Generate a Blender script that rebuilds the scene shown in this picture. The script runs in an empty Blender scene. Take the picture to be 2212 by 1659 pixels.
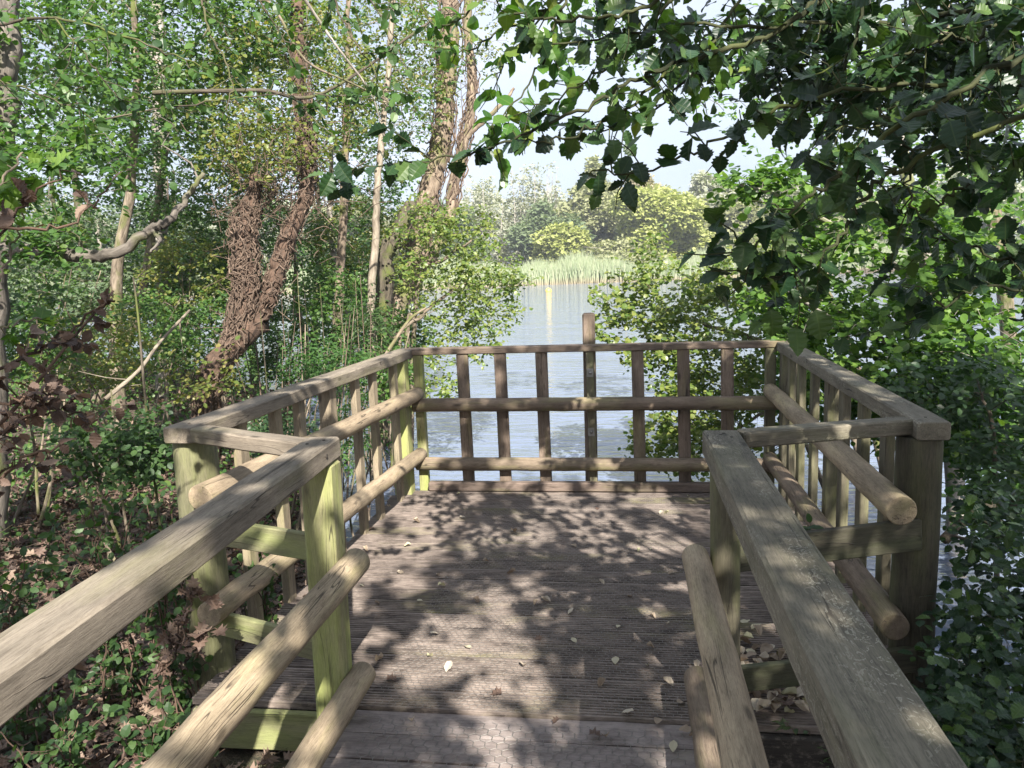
import bpy, math, random
import numpy as np
rad = math.radians
rng = np.random.default_rng(11)
random.seed(11)
S = bpy.context.scene
COL = S.collection

# ------------------------------------------------------------------ camera
CAM_H = 1.725
YAW, PITCH, ROLL, FOC = rad(8.52), rad(8.585), rad(2.127), 1700.0      # focal length in units of a 2212 px wide picture
def _basis():
    f = np.array([-math.sin(YAW)*math.cos(PITCH), math.cos(YAW)*math.cos(PITCH), -math.sin(PITCH)])
    r = np.array([math.cos(YAW), math.sin(YAW), 0.0])
    u = np.cross(r, f)
    return r*math.cos(ROLL) - u*math.sin(ROLL), u*math.cos(ROLL) + r*math.sin(ROLL), f
CR, CU, CF = _basis()
CPOS = np.array([0, 0, CAM_H])
def at(px, py, d):
    """point seen at (px, py) of the 2212x1659 photograph, d metres away"""
    v = CF + CR*(px-1106)/FOC - CU*(py-829.5)/FOC
    return CPOS + v*d
cam_d = bpy.data.cameras.new('camera'); cam = bpy.data.objects.new('camera', cam_d); COL.objects.link(cam)
from mathutils import Matrix, Vector
cam.matrix_world = Matrix(((CR[0], CU[0], -CF[0], 0), (CR[1], CU[1], -CF[1], 0), (CR[2], CU[2], -CF[2], CAM_H), (0, 0, 0, 1)))
cam_d.sensor_width = 36; cam_d.lens = 36*FOC/2212; cam_d.clip_start = .02; cam_d.clip_end = 2000
S.camera = cam

# ------------------------------------------------------------------ sky, sun, exposure
SUN = np.array([.43, -1.15, 1.0]); SUN /= np.linalg.norm(SUN)
elev = math.asin(SUN[2]); az = math.atan2(SUN[0], SUN[1])
W = bpy.data.worlds.new('World'); S.world = W; W.use_nodes = True
nt = W.node_tree; nt.nodes.clear()
o = nt.nodes.new('ShaderNodeOutputWorld'); bg = nt.nodes.new('ShaderNodeBackground'); sk = nt.nodes.new('ShaderNodeTexSky')
sk.sky_type = 'NISHITA'; sk.sun_disc = False; sk.sun_elevation = elev; sk.sun_rotation = az
sk.air_density = 1.0; sk.dust_density = 2.5; sk.ozone_density = 1.0
# thin bright cloud veil over the sky
tc = nt.nodes.new('ShaderNodeTexCoord'); mp = nt.nodes.new('ShaderNodeMapping'); mp.inputs['Scale'].default_value = (1, 1, 2.6)
nz = nt.nodes.new('ShaderNodeTexNoise'); nz.inputs['Scale'].default_value = 2.2; nz.inputs['Detail'].default_value = 6
rp = nt.nodes.new('ShaderNodeValToRGB'); rp.color_ramp.elements[0].position = .38; rp.color_ramp.elements[1].position = .62
rp.color_ramp.elements[0].color = (.5, .5, .5, 1); rp.color_ramp.elements[1].color = (.85, .85, .85, 1)
mx = nt.nodes.new('ShaderNodeMixRGB'); mx.inputs[2].default_value = (7.4, 8.1, 9.6, 1)
L = nt.links.new
L(tc.outputs['Generated'], mp.inputs[0]); L(mp.outputs[0], nz.inputs[0]); L(nz.outputs[0], rp.inputs[0]); L(rp.outputs[0], mx.inputs[0])
L(sk.outputs[0], mx.inputs[1]); L(mx.outputs[0], bg.inputs[0]); L(bg.outputs[0], o.inputs[0])
bg.inputs[1].default_value = .052
sd = bpy.data.lights.new('sun', 'SUN'); sd.energy = 5.0; sd.angle = rad(.53); sd.color = (1, .95, .86)
so = bpy.data.objects.new('sun', sd); COL.objects.link(so); so.rotation_euler = Vector(SUN).to_track_quat('Z', 'Y').to_euler()
so.location = (3, -8, 12)
S.view_settings.view_transform = 'Standard'; S.view_settings.look = 'None'; S.view_settings.exposure = 1.5; S.view_settings.gamma = 1
S.cycles.max_bounces = 8; S.cycles.transparent_max_bounces = 6; S.cycles.diffuse_bounces = 4
S.cycles.sample_clamp_indirect = 6.0

# ------------------------------------------------------------------ mesh helper
class MB:
    def __init__(s): s.V = []; s.n = 0; s.F = []; s.G = []; s.R = []
    def add(s, v, faces, gc=None, rnd=0.0):
        v = np.asarray(v, float); k = len(v)
        s.V.append(v)
        for a in faces if isinstance(faces, list) and len(faces) and isinstance(faces[0], np.ndarray) else [faces]:
            if isinstance(a, np.ndarray): s.F.append(a + s.n)
            else:
                by = {}
                for f in a: by.setdefault(len(f), []).append(f)
                for q in by.values(): s.F.append(np.array(q, int) + s.n)
        s.G.append(v.copy() if gc is None else np.asarray(gc, float))
        s.R.append(np.full(k, rnd) if np.isscalar(rnd) else np.asarray(rnd, float))
        s.n += k
    def build(s, name, mat, parent=None, smooth=False, loc=None):
        me = bpy.data.meshes.new(name)
        V = np.concatenate(s.V)
        q, acc = parent, np.zeros(3)
        while q is not None: acc = acc + np.array(q.location); q = q.parent
        if parent is not None: V = V - acc
        elif loc is not None: V = V - np.asarray(loc)
        nl = sum(f.size for f in s.F); nf = sum(len(f) for f in s.F)
        me.vertices.add(len(V)); me.vertices.foreach_set('co', V.astype(np.float32).ravel())
        me.loops.add(nl); me.polygons.add(nf)
        me.loops.foreach_set('vertex_index', np.concatenate([f.ravel() for f in s.F]).astype(np.int32))
        sz = np.concatenate([np.full(len(f), f.shape[1]) for f in s.F])
        me.polygons.foreach_set('loop_start', np.concatenate([[0], np.cumsum(sz)[:-1]]).astype(np.int32))
        a = me.attributes.new('gc', 'FLOAT_VECTOR', 'POINT'); a.data.foreach_set('vector', np.concatenate(s.G).astype(np.float32).ravel())
        a = me.attributes.new('rnd', 'FLOAT', 'POINT'); a.data.foreach_set('value', np.concatenate(s.R).astype(np.float32))
        me.update(calc_edges=True)
        me.polygons.foreach_set('use_smooth', np.full(nf, bool(smooth)))
        me.materials.append(mat)
        ob = bpy.data.objects.new(name, me); COL.objects.link(ob)
        if parent is not None: ob.parent = parent
        elif loc is not None: ob.location = loc
        return ob
def tag(o, label=None, cat=None, group=None, kind=None):
    if label: o['label'] = label
    if cat: o['category'] = cat
    if group: o['group'] = group
    if kind: o['kind'] = kind
    return o
def thing(name, label, cat, loc=(0, 0, 0), group=None, rz=0):
    o = bpy.data.objects.new(name, None); COL.objects.link(o); o.location = loc; o.rotation_euler = (0, 0, rz)
    o.empty_display_size = .1
    return tag(o, label, cat, group)
def copy_tree(o, parent=None):
    c = o.copy(); COL.objects.link(c)
    if parent is not None: c.parent = parent
    for ch in o.children: copy_tree(ch, c)
    return c
def nrm(v): v = np.asarray(v, float); return v/(np.linalg.norm(v)+1e-12)

def beam(mb, p0, p1, w, h, ch=.006, up=(0, 0, 1), seg=.2, jit=.0006):
    """chamfered bar from p0 to p1; w across, h along up"""
    p0 = np.array(p0, float); p1 = np.array(p1, float); d = p1-p0; Ln = np.linalg.norm(d); d /= Ln
    s = nrm(np.cross(d, up)); u = np.cross(s, d)
    n = max(2, int(Ln/seg)+1); a, b = w/2, h/2
    prof = np.array([(-a+ch, -b), (a-ch, -b), (a, -b+ch), (a, b-ch), (a-ch, b), (-a+ch, b), (-a, b-ch), (-a, -b+ch)])
    ts = np.linspace(0, 1, n+1); ts = np.concatenate([[0], ts[1:-1], [1]])
    rings = []; gcs = []; off = rng.uniform(0, 50, 3)
    for i, t in enumerate(ts):
        wob = rng.normal(0, jit, 2); k = 1 - (ch/max(a, b) if i in (0, n) else 0)
        tt = t
        pp = prof*k + wob
        rings.append(p0 + d*Ln*tt + pp[:, :1]*s + pp[:, 1:]*u)
        gcs.append(np.column_stack([np.full(8, Ln*t), pp]) + off)
        if i in (0,) :
            rings.append(p0 + d*ch + (prof+wob)[:, :1]*s + (prof+wob)[:, 1:]*u); gcs.append(np.column_stack([np.full(8, ch), prof])+off)
        if i == n-1:
            rings.append(p1 - d*ch + (prof+wob)[:, :1]*s + (prof+wob)[:, 1:]*u); gcs.append(np.column_stack([np.full(8, Ln-ch), prof])+off)
    m = len(rings); F = []
    for i in range(m-1):
        for j in range(8):
            k = (j+1) % 8; F.append((i*8+j, i*8+k, (i+1)*8+k, (i+1)*8+j))
    F.append(tuple(range(7, -1, -1))); F.append(tuple((m-1)*8+j for j in range(8)))
    mb.add(np.concatenate(rings), F, np.concatenate(gcs), rng.random())

def tube(mb, pts, r0, r1=None, seg=12, jit=.04, caps=True, sub=1, bev=0, gs=1.0, flat=1.0):
    """tapered tube along a polyline"""
    P = np.array(pts, float)
    if sub > 1 and len(P) > 2: P = smooth_path(P, sub)
    n = len(P); r1 = r0 if r1 is None else r1
    T = np.gradient(P, axis=0); T /= np.linalg.norm(T, axis=1)[:, None]+1e-12
    ref = np.array([0, 0, 1.]) if abs(T[0][2]) < .9 else np.array([1., 0, 0])
    s = nrm(np.cross(T[0], ref)); rings = []; gcs = []; off = rng.uniform(0, 50, 3)
    ln = np.concatenate([[0], np.cumsum(np.linalg.norm(np.diff(P, axis=0), axis=1))])
    R = np.interp(np.linspace(0, 1, n), [0, 1], [r0, r1]) if np.isscalar(r1) else np.asarray(r1)
    A = np.linspace(0, 2*np.pi, seg, endpoint=False)
    if bev:
        P = np.vstack([P[0], P[0]+T[0]*bev, P[1:-1], P[-1]-T[-1]*bev, P[-1]]); T = np.vstack([T[0], T[0], T[1:-1], T[-1], T[-1]])
        R = np.concatenate([[R[0]-bev], [R[0]], R[1:-1], [R[-1]], [R[-1]-bev]]); ln = np.concatenate([[0, bev], ln[1:-1], [ln[-1]-bev, ln[-1]]]); n += 2
    ph = rng.normal(0, 1, seg)*jit
    for i in range(n):
        s = nrm(s - T[i]*np.dot(s, T[i])); u = np.cross(T[i], s)
        rr = R[i]*(1+rng.normal(0, jit*.4, seg)+ph*.5)
        rings.append(P[i] + (np.cos(A)*rr)[:, None]*s + (np.sin(A)*rr*flat)[:, None]*u)
        gcs.append(np.column_stack([np.full(seg, ln[i]), np.cos(A)*R[i], np.sin(A)*R[i]])*gs + off)
    base = np.arange(n-1)[:, None]*seg + np.arange(seg)[None]; nx = np.arange(n-1)[:, None]*seg + (np.arange(seg)[None]+1) % seg
    Q = np.stack([base, nx, nx+seg, base+seg], -1).reshape(-1, 4)
    fs = [Q]
    if caps: fs += [np.array([list(range(seg-1, -1, -1))]), np.array([[(n-1)*seg+j for j in range(seg)]])]
    mb.add(np.concatenate(rings), fs, np.concatenate(gcs), rng.random())
def smooth_path(P, sub):
    P = np.asarray(P, float); Q = np.vstack([2*P[0]-P[1], P, 2*P[-1]-P[-2]]); out = []
    for i in range(1, len(Q)-2):
        for t in np.linspace(0, 1, sub, endpoint=False):
            a, b, c, d = Q[i-1], Q[i], Q[i+1], Q[i+2]
            out.append(.5*((2*b)+(-a+c)*t+(2*a-5*b+4*c-d)*t*t+(-a+3*b-3*c+d)*t**3))
    out.append(P[-1]); return np.array(out)

# ------------------------------------------------------------------ leaves
def leaf_from_outline(right, fold=.18, droop=.15, wave=0.0):
    """right: (x, y) outline of the right half from base to tip, leaf length 1 along +Y. Vertices: midrib + both edges"""
    R = np.array(right, float); n = len(R)
    mid = np.column_stack([np.zeros(n), R[:, 1], np.zeros(n)])
    def edge(sg):
        z = np.abs(R[:, 0])*fold + wave*np.sin(np.arange(n)*np.pi)*0 + wave*np.where(np.arange(n) % 2 == 0, 1, -1)*(R[:, 0] > .02)
        return np.column_stack([sg*R[:, 0], R[:, 1], z])
    V = np.vstack([mid, edge(1), edge(-1)]); V[:, 2] -= droop*V[:, 1]**2
    Q = []
    for i in range(n-1):
        Q.append((i, n+i, n+i+1, i+1)); Q.append((i, i+1, 2*n+i+1, 2*n+i))
    return V, np.array(Q)
LEAF = {}
LEAF['oval'] = leaf_from_outline([(0.01, 0), (.30, .22), (.36, .55), (.22, .85), (0.005, 1)], .15, .2)
LEAF['round'] = leaf_from_outline([(0.01, 0), (.30, .12), (.47, .42), (.45, .72), (.24, .94), (0.01, .98)], .2, .15)
LEAF['lance'] = leaf_from_outline([(0.01, 0), (.15, .25), (.16, .55), (0.005, 1)], .2, .3)
LEAF['holly'] = leaf_from_outline([(0.01, 0), (.10, .06), (.27, .16), (.23, .24), (.36, .36), (.30, .44), (.39, .57), (.29, .64), (.31, .75), (.19, .81), (.15, .9), (0.004, 1.02)], .22, .3, .015)
LEAF['smooth_holly'] = leaf_from_outline([(0.01, 0), (.13, .08), (.27, .2), (.34, .4), (.31, .6), (.34, .68), (.2, .84), (0.004, 1.02)], .22, .3, .01)
LEAF['holly'][0][:, 0] *= 1.15
LEAF['maple'] = leaf_from_outline([(0.01, 0), (.2, .02), (.45, -.05), (.3, .2), (.6, .38), (.3, .42), (.42, .7), (.16, .66), (0.005, 1)], .25, .2, .05)
LEAF['quad'] = (np.array([(-.3, 0, 0), (.3, .1, .1), (.25, 1, 0), (-.3, .9, -.1)]), np.array([(0, 1, 2, 3)]))
LEAF['tri'] = (np.array([(-.35, 0, 0), (.35, .1, 0), (0, 1, 0.)]), np.array([(0, 1, 2)]))
LEAF['curled'] = leaf_from_outline([(0.01, 0), (.25, .15), (.36, .45), (.28, .75), (0.01, 1)], .9, -.35, .05)

def add_leaves(mb, P, D, N, size, kind):
    """P base points, D directions, N rough normals, size array"""
    tv, tf = LEAF[kind]; m = len(P)
    if m == 0: return
    D = D/(np.linalg.norm(D, axis=1)[:, None]+1e-9)
    X = np.cross(D, N); X /= np.linalg.norm(X, axis=1)[:, None]+1e-9
    Z = np.cross(X, D)
    sz = np.asarray(size)[:, None, None]; wd = rng.uniform(.8, 1.15, m)[:, None, None]; cv = rng.uniform(.3, 1.6, m)[:, None, None]
    V = P[:, None, :] + sz*(tv[None, :, 0:1]*wd*X[:, None, :] + tv[None, :, 1:2]*D[:, None, :] + cv*tv[None, :, 2:3]*Z[:, None, :])
    k = len(tv); F = (tf[None]+(np.arange(m)*k)[:, None, None]).reshape(-1, tf.shape[1])
    r = np.repeat(rng.random(m), k); g = np.tile(tv, (m, 1))
    mb.add(V.reshape(-1, 3), [F], g, r)
def rand_dirs(n, up=0.0):
    d = rng.normal(size=(n, 3)); d /= np.linalg.norm(d, axis=1)[:, None]; d[:, 2] += up
    return d/np.linalg.norm(d, axis=1)[:, None]
def sprigs(mb, C, n_sprig, per, length, lsize, kind, twig=None, flat=.7, sun=.6, hang=0.0):
    """around every cluster centre n_sprig short twigs each carrying 'per' leaves"""
    C = np.asarray(C); m = len(C)*n_sprig
    if m == 0: return
    base = np.repeat(C, n_sprig, 0) + rng.normal(0, length*.25, (m, 3))
    d = rand_dirs(m); d[:, 2] = d[:, 2]*flat - hang; d /= np.linalg.norm(d, axis=1)[:, None]
    L_ = length*rng.uniform(.5, 1.2, m)
    t = (np.arange(per)+.7)/per
    P = base[:, None, :] + d[:, None, :]*(L_[:, None]*t[None])[..., None]
    side = np.cross(d, np.array([0, 0, 1.])); side /= np.linalg.norm(side, axis=1)[:, None]+1e-9
    sg = np.where(np.arange(per) % 2 == 0, 1., -1.)
    LD = d[:, None, :]*.7 + side[:, None, :]*sg[None, :, None]*.9 + rng.normal(0, .35, (m, per, 3)); LD[..., 2] -= .15+hang
    NN = rng.normal(0, .45, (m, per, 3)) + np.array([0, 0, .7]) + SUN*sun
    add_leaves(mb, P.reshape(-1, 3), LD.reshape(-1, 3), NN.reshape(-1, 3), lsize*rng.uniform(.55, 1.2, m*per), kind)
    if twig is not None:
        for i in range(m):
            if rng.random() < .6: tube(twig, [base[i], base[i]+d[i]*L_[i]*.5+rng.normal(0, length*.03, 3), base[i]+d[i]*L_[i]], lsize*.035+.0008, .0006, 3, 0, False)
def in_blob(c, r, n, shell=.45):
    d = rand_dirs(n); rr = (shell + (1-shell)*rng.random(n))**(1/1.6) if shell else rng.random(n)**(1/3)
    rr = np.maximum(rr, rng.random(n)**.5*.95)*1.0
    return np.asarray(c) + d*rr[:, None]*np.asarray(r)
def woody(name, label, cat, trunks, blobs, kind='oval', leaf=.05, nsp=6, per=5, splen=.25, leafmat=None, bark=None, group=None,
          twigs=True, twr=.012, flat=.7, limb_r=None, hang=0.0, wind=.1, seg=8, foliage_name='foliage', trunk_name='trunk', extra=None):
    """a plant: trunks [(pts, r0, r1)], clusters connected to it by branches, leaf sprigs at the clusters. blobs [(centre, radii, clusters)]"""
    base = np.array(trunks[0][0][0], float)
    root = thing(name, label, cat, tuple(base), group)
    sk = []
    for pts, r0, r1 in trunks:
        tb = MB()
        P = smooth_path(pts, 8) if len(pts) > 2 else np.linspace(pts[0], pts[1], 10)
        P = P + np.cumsum(rng.normal(0, r0*.05, P.shape), 0)*0 + rng.normal(0, r0*.12, P.shape)
        tube(tb, P, r0, r1, seg if r0 < .05 else 14, .06, True)
        rr = np.linspace(r0, r1, len(P)); sk += [(p, r) for p, r in zip(P, rr)]
        tb.build(trunk_name, bark, root, True, base)
    C = np.concatenate([in_blob(c, r, n) for c, r, n in blobs]) if blobs else np.zeros((0, 3))
    if extra is not None: C = np.vstack([C, extra])
    if len(C):
        SP = np.array([p for p, r in sk]); SR = np.array([r for p, r in sk])
        dmin = np.array([np.min(np.linalg.norm(SP-c, axis=1)) for c in C]); C = C[np.argsort(dmin)]
        if twigs:
            BB = [MB() for _ in trunks]; ID = np.repeat(np.arange(len(trunks)), [len(smooth_path(q[0], 8)) if len(q[0]) > 2 else 10 for q in trunks]); depth = np.zeros(len(SP))
            for c in C:
                dd = np.linalg.norm(SP-c, axis=1)+depth*.02; j = int(np.argmin(dd)); p = SP[j]
                dist = np.linalg.norm(c-p)
                if dist > 1e-3:
                    r0 = min(SR[j]*.75, twr*(.5+dist*.8)); r0 = max(r0, twr*.3)
                    k = max(3, int(dist/.25)+2)
                    Q = np.linspace(p, c, k); bend = rng.normal(0, wind*dist, 3); bend[2] += .12*dist
                    tt = np.linspace(0, 1, k)[:, None]; Q = Q + np.sin(np.pi*tt)*bend + np.vstack([np.zeros(3), rng.normal(0, .02*dist, (k-1, 3))])
                    tube(BB[ID[j]], Q, r0, r0*.45, 5, .05, False); ID = np.concatenate([ID, np.full(k-1, ID[j])])
                    SP = np.vstack([SP, Q[1:]]); SR = np.concatenate([SR, np.linspace(r0, r0*.45, k)[1:]]); depth = np.concatenate([depth, np.full(k-1, depth[j]+1)])
            for bb in BB:
                if bb.n: bb.build('branch', bark, root, True, base)
        if kind:
            lb = MB(); sprigs(lb, C, nsp, per, splen, leaf, kind, None, flat, .6, hang)
            lb.build(foliage_name, leafmat, root, False, base)
    return root

# ------------------------------------------------------------------ materials
class NT:
    def __init__(s, name):
        s.m = bpy.data.materials.new(name); s.m.use_nodes = True; s.t = s.m.node_tree; s.t.nodes.clear()
        s.out = s.t.nodes.new('ShaderNodeOutputMaterial')
    def n(s, ty, ins=None, **kw):
        x = s.t.nodes.new('ShaderNode'+ty)
        for k, v in kw.items(): setattr(x, k, v)
        for k, v in (ins or {}).items():
            if hasattr(v, 'links') or isinstance(v, bpy.types.NodeSocket): s.t.links.new(v, x.inputs[k])
            else: x.inputs[k].default_value = v
        return x
    def attr(s, name): return s.n('Attribute', attribute_name=name)
    def gc(s, sc=(1, 1, 1)): return s.n('Mapping', {0: s.attr('gc').outputs['Vector'], 'Scale': sc}).outputs[0]
    def noise(s, vec, scale=5, detail=4, rough=.55, dist=0):
        return s.n('TexNoise', {'Vector': vec, 'Scale': scale, 'Detail': detail, 'Roughness': rough, 'Distortion': dist}).outputs[0]
    def ramp(s, fac, stops):
        r = s.n('ValToRGB', {0: fac}); e = r.color_ramp.elements
        while len(e) < len(stops): e.new(.5)
        for i, (p, c) in enumerate(stops):
            e[i].position = p; e[i].color = (*c, 1) if isinstance(c, tuple) else (c, c, c, 1)
        return r.outputs[0]
    def mix(s, f, a, b, mode='MIX'):
        c = lambda v: (*v, 1) if isinstance(v, tuple) else v
        return s.n('MixRGB', {0: f, 1: c(a), 2: c(b)}, blend_type=mode).outputs[0]
    def math(s, op, a, b=0.0): return s.n('Math', {0: a, 1: b}, operation=op).outputs[0]
    def bump(s, h, strength=.5, dist=.01, nrm_=None):
        d = {'Height': h, 'Strength': strength, 'Distance': dist}
        if nrm_ is not None: d['Normal'] = nrm_
        return s.n('Bump', d).outputs[0]
    def pbr(s, **k):
        p = s.n('BsdfPrincipled', k); s.t.links.new(p.outputs[0], s.out.inputs[0]); return p

def wood(name, lo=(.16, .125, .09), hi=(.40, .335, .25), green=0.0, gcol=(.36, .38, .10), scuff=0.0, rough=.85, crack=.8):
    t = NT(name); big = t.noise(t.gc((1.6, 9, 9)), 1.6, 3); fine = t.noise(t.gc((26, 300, 300)), 1.0, 5, .75, .2)
    mid = t.noise(t.gc((5, 95, 95)), 1.0, 6, .7, .3)
    f = t.math('ADD', t.math('MULTIPLY', fine, .5), t.math('ADD', t.math('MULTIPLY', mid, .3), t.math('MULTIPLY', t.noise(t.gc((14, 24, 24)), 1.0, 6, .75), .2)))
    col = t.ramp(f, [(.36, tuple(c*.7 for c in lo)), (.5, tuple((a+b)/2 for a, b in zip(lo, hi))), (.64, hi)])
    rv = t.attr('rnd').outputs['Fac']
    col = t.mix(t.math('MULTIPLY', rv, .35), col, (lo[0]*1.1, lo[1]*1.05, lo[2]*1.1))
    blot = t.ramp(big, [(.35, .55), (.65, 1.15)]); col = t.mix(.8, col, blot, 'MULTIPLY')
    kn = t.n('TexVoronoi', {'Vector': t.gc((3.2, 9, 9)), 'Scale': 1.0}).outputs['Distance']
    knm = t.ramp(kn, [(.06, 1.0), (.13, 0.0)]); col = t.mix(t.math('MULTIPLY', knm, .75), col, tuple(c*.3 for c in lo))
    if green:
        g = t.noise(t.gc((1.5, 7, 7)), 1.3, 5, .6)
        gm = t.ramp(g, [(.56-.26*green, 0.0), (.80-.26*green, 1.0)]); col = t.mix(t.math('MULTIPLY', gm, min(.85, .35+green*.5)), col, t.mix(fine, tuple(c*.6 for c in gcol), tuple(c*1.35 for c in gcol)))
    ck = t.noise(t.gc((1.1, 26, 26)), 1.0, 2, .5, .8); cm = t.ramp(ck, [(.487, 0.0), (.497, 1.0), (.503, 1.0), (.513, 0.0)])
    cg = t.ramp(t.noise(t.gc((1.5, 5, 5)), 1.7, 2), [(.5, 0.0), (.6, 1.0)]); cm = t.math('MULTIPLY', cm, cg)
    col = t.mix(t.math('MULTIPLY', cm, crack), col, (.035, .028, .022))
    if scuff:
        sn = t.noise(t.gc((26, 40, 40)), 1.0, 2, .5, 2.5); sm = t.ramp(sn, [(.55, 0.0), (.565, 1.0), (.60, 1.0), (.62, 0.0)])
        sg = t.ramp(t.noise(t.gc((2, 8, 8)), 1.2, 2), [(.42, 0.0), (.6, 1.0)]); sm = t.math('MULTIPLY', sm, sg)
        col = t.mix(t.math('MULTIPLY', sm, scuff), col, (.52, .49, .40))
    h = t.math('SUBTRACT', t.math('ADD', t.math('MULTIPLY', fine, .35), t.math('MULTIPLY', mid, .4)), t.math('MULTIPLY', cm, 1.0))
    t.pbr(**{'Base Color': col, 'Roughness': rough, 'Normal': t.bump(h, .55, .006), 'Specular IOR Level': .3})
    return t.m
M = {}
M['rail_l'] = wood('weathered_rail_wood', (.13, .105, .08), (.32, .275, .215), .12, (.23, .22, .10))
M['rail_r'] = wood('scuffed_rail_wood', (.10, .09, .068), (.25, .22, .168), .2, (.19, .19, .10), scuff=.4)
M['log'] = wood('round_log_wood', (.20, .15, .10), (.47, .38, .26), .1, (.36, .33, .14))
M['log_far'] = wood('stained_log_wood', (.12, .088, .065), (.30, .235, .17), .3, (.22, .22, .08))
M['post_g'] = wood('algae_green_post_wood', (.18, .155, .10), (.38, .35, .20), .75, (.32, .36, .11))
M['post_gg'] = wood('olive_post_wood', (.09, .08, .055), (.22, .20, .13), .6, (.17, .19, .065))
M['post_d'] = wood('dark_post_wood', (.032, .028, .02), (.095, .082, .056), .5, (.10, .11, .045))  # tree shade over the right near post partly put into this colour
M['bal'] = wood('brown_baluster_wood', (.115, .085, .065), (.28, .215, .165), .15, (.26, .24, .08))
M['bal_l'] = wood('pale_baluster_wood', (.17, .135, .095), (.36, .30, .21), .2, (.30, .30, .12))
M['bal_r'] = wood('olive_baluster_wood', (.09, .08, .055), (.22, .195, .135), .35, (.19, .20, .075))  # olive wood, darkened so the colour carries some of the right railing's shade
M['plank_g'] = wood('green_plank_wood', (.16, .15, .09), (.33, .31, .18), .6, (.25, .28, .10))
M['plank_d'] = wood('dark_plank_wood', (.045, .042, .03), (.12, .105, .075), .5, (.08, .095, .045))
M['curb'] = wood('red_brown_kerb_wood', (.10, .075, .06), (.25, .19, .155), .15, (.2, .2, .08))

def deckmat(name, moss=.3, lo=(.055, .040, .036), hi=(.205, .165, .15)):
    t = NT(name); fine = t.noise(t.gc((9, 150, 150)), 1.0, 4, .65, .3); mid = t.noise(t.gc((7, 16, 16)), 1.0, 6, .7); big = t.noise(t.gc((1.4, 1.8, 1.8)), 1.0, 4)
    f = t.math('ADD', t.math('MULTIPLY', fine, .4), t.math('MULTIPLY', mid, .6))
    col = t.ramp(f, [(.36, lo), (.66, hi)])
    col = t.mix(t.math('MULTIPLY', t.attr('rnd').outputs['Fac'], .3), col, (lo[0], lo[1], lo[2]))
    dust = t.ramp(t.noise(t.gc((22, 30, 30)), 1.0, 5, .75), [(.52, 0.0), (.66, 1.0)]); col = t.mix(t.math('MULTIPLY', dust, .45), col, (.27, .225, .19))
    gm = t.ramp(big, [(.62-.2*moss, 0.0), (.74-.2*moss, 1.0)]); gm = t.math('MULTIPLY', gm, t.ramp(mid, [(.4, 0.0), (.6, 1.0)]))
    col = t.mix(t.math('MULTIPLY', gm, .6), col, (.13, .13, .035))
    t.pbr(**{'Base Color': col, 'Roughness': .8, 'Normal': t.bump(t.math('ADD', mid, t.math('MULTIPLY', fine, .4)), .6, .006), 'Specular IOR Level': .35})
    return t.m
M['deck'] = deckmat('dark_grooved_deck_wood', .3, (.038, .029, .025), (.31, .25, .215))
M['deck_s'] = deckmat('smooth_deck_wood', .2, (.11, .088, .08), (.33, .28, .26))
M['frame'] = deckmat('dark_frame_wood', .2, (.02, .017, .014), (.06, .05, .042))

def bark(name, lo, hi, moss=0.0, sc=1.0):
    t = NT(name); v = t.gc((6*sc, 22*sc, 22*sc)); a = t.noise(v, 1.0, 6, .65, .8); b = t.noise(t.gc((3*sc, 5*sc, 5*sc)), 1.0, 3)
    col = t.ramp(a, [(.36, lo), (.64, hi)])
    if moss: col = t.mix(t.ramp(b, [(.55-.2*moss, 0.0), (.7-.2*moss, .8)]), col, (.10, .12, .03))
    t.pbr(**{'Base Color': col, 'Roughness': .9, 'Normal': t.bump(a, .9, .012), 'Specular IOR Level': .2}); return t.m
M['bark'] = bark('brown_bark', (.07, .055, .04), (.26, .21, .16), .25)
M['bark_mid'] = bark('dark_grey_bark', (.06, .052, .045), (.19, .165, .14), .1)  # darker tone of the grey bark
M['bark_pale'] = bark('pale_bark', (.13, .105, .08), (.30, .255, .20))
M['bark_tan'] = bark('tan_bark', (.10, .075, .055), (.28, .22, .165), .25)
M['bark_grey'] = bark('grey_bark', (.15, .13, .115), (.36, .33, .29), .2)
M['bark_red'] = bark('red_brown_bark', (.035, .025, .02), (.14, .09, .065))
M['bark_dark'] = bark('dark_bark', (.035, .03, .022), (.12, .10, .075), .3)
M['holly_twig'] = bark('green_holly_bark', (.022, .026, .014), (.07, .075, .035), .1)
M['vine'] = bark('dry_vine', (.05, .034, .026), (.20, .145, .11), 0, 2)

def leaf(name, cols, trans=.35, gloss=.45, rough=.45, tcol=None, vein=0.0):
    """cols: base colours picked leaf by leaf"""
    t = NT(name); r = t.attr('rnd').outputs['Fac']; n = len(cols)
    col = t.ramp(r, [(i/(n-1) if n > 1 else 0, c) for i, c in enumerate(cols)])
    if vein:
        sp = t.n('SeparateXYZ', {0: t.attr('gc').outputs['Vector']}); ax = t.math('ABSOLUTE', sp.outputs[0]); vm = t.ramp(ax, [(.015, 1.0), (.03, 0.0)])
        wv = t.math('SINE', t.math('MULTIPLY', t.math('SUBTRACT', sp.outputs[1], t.math('MULTIPLY', ax, .8)), 45.0)); vm2 = t.math('MULTIPLY', t.ramp(wv, [(.9, 0.0), (1.0, 1.0)]), .5)
        col = t.mix(t.math('MULTIPLY', t.math('MAXIMUM', vm, vm2), vein), col, t.mix(.5, col, (.35, .42, .14)))
    p = t.n('BsdfPrincipled', {'Base Color': col, 'Roughness': rough, 'Specular IOR Level': gloss})
    tr = t.n('BsdfTranslucent', {0: t.mix(1.0, col, tcol or (1.5, 1.7, .55), 'MULTIPLY')})
    ms = t.n('MixShader', {0: trans, 1: p.outputs[0], 2: tr.outputs[0]}); t.t.links.new(ms.outputs[0], t.out.inputs[0]); return t.m
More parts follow.
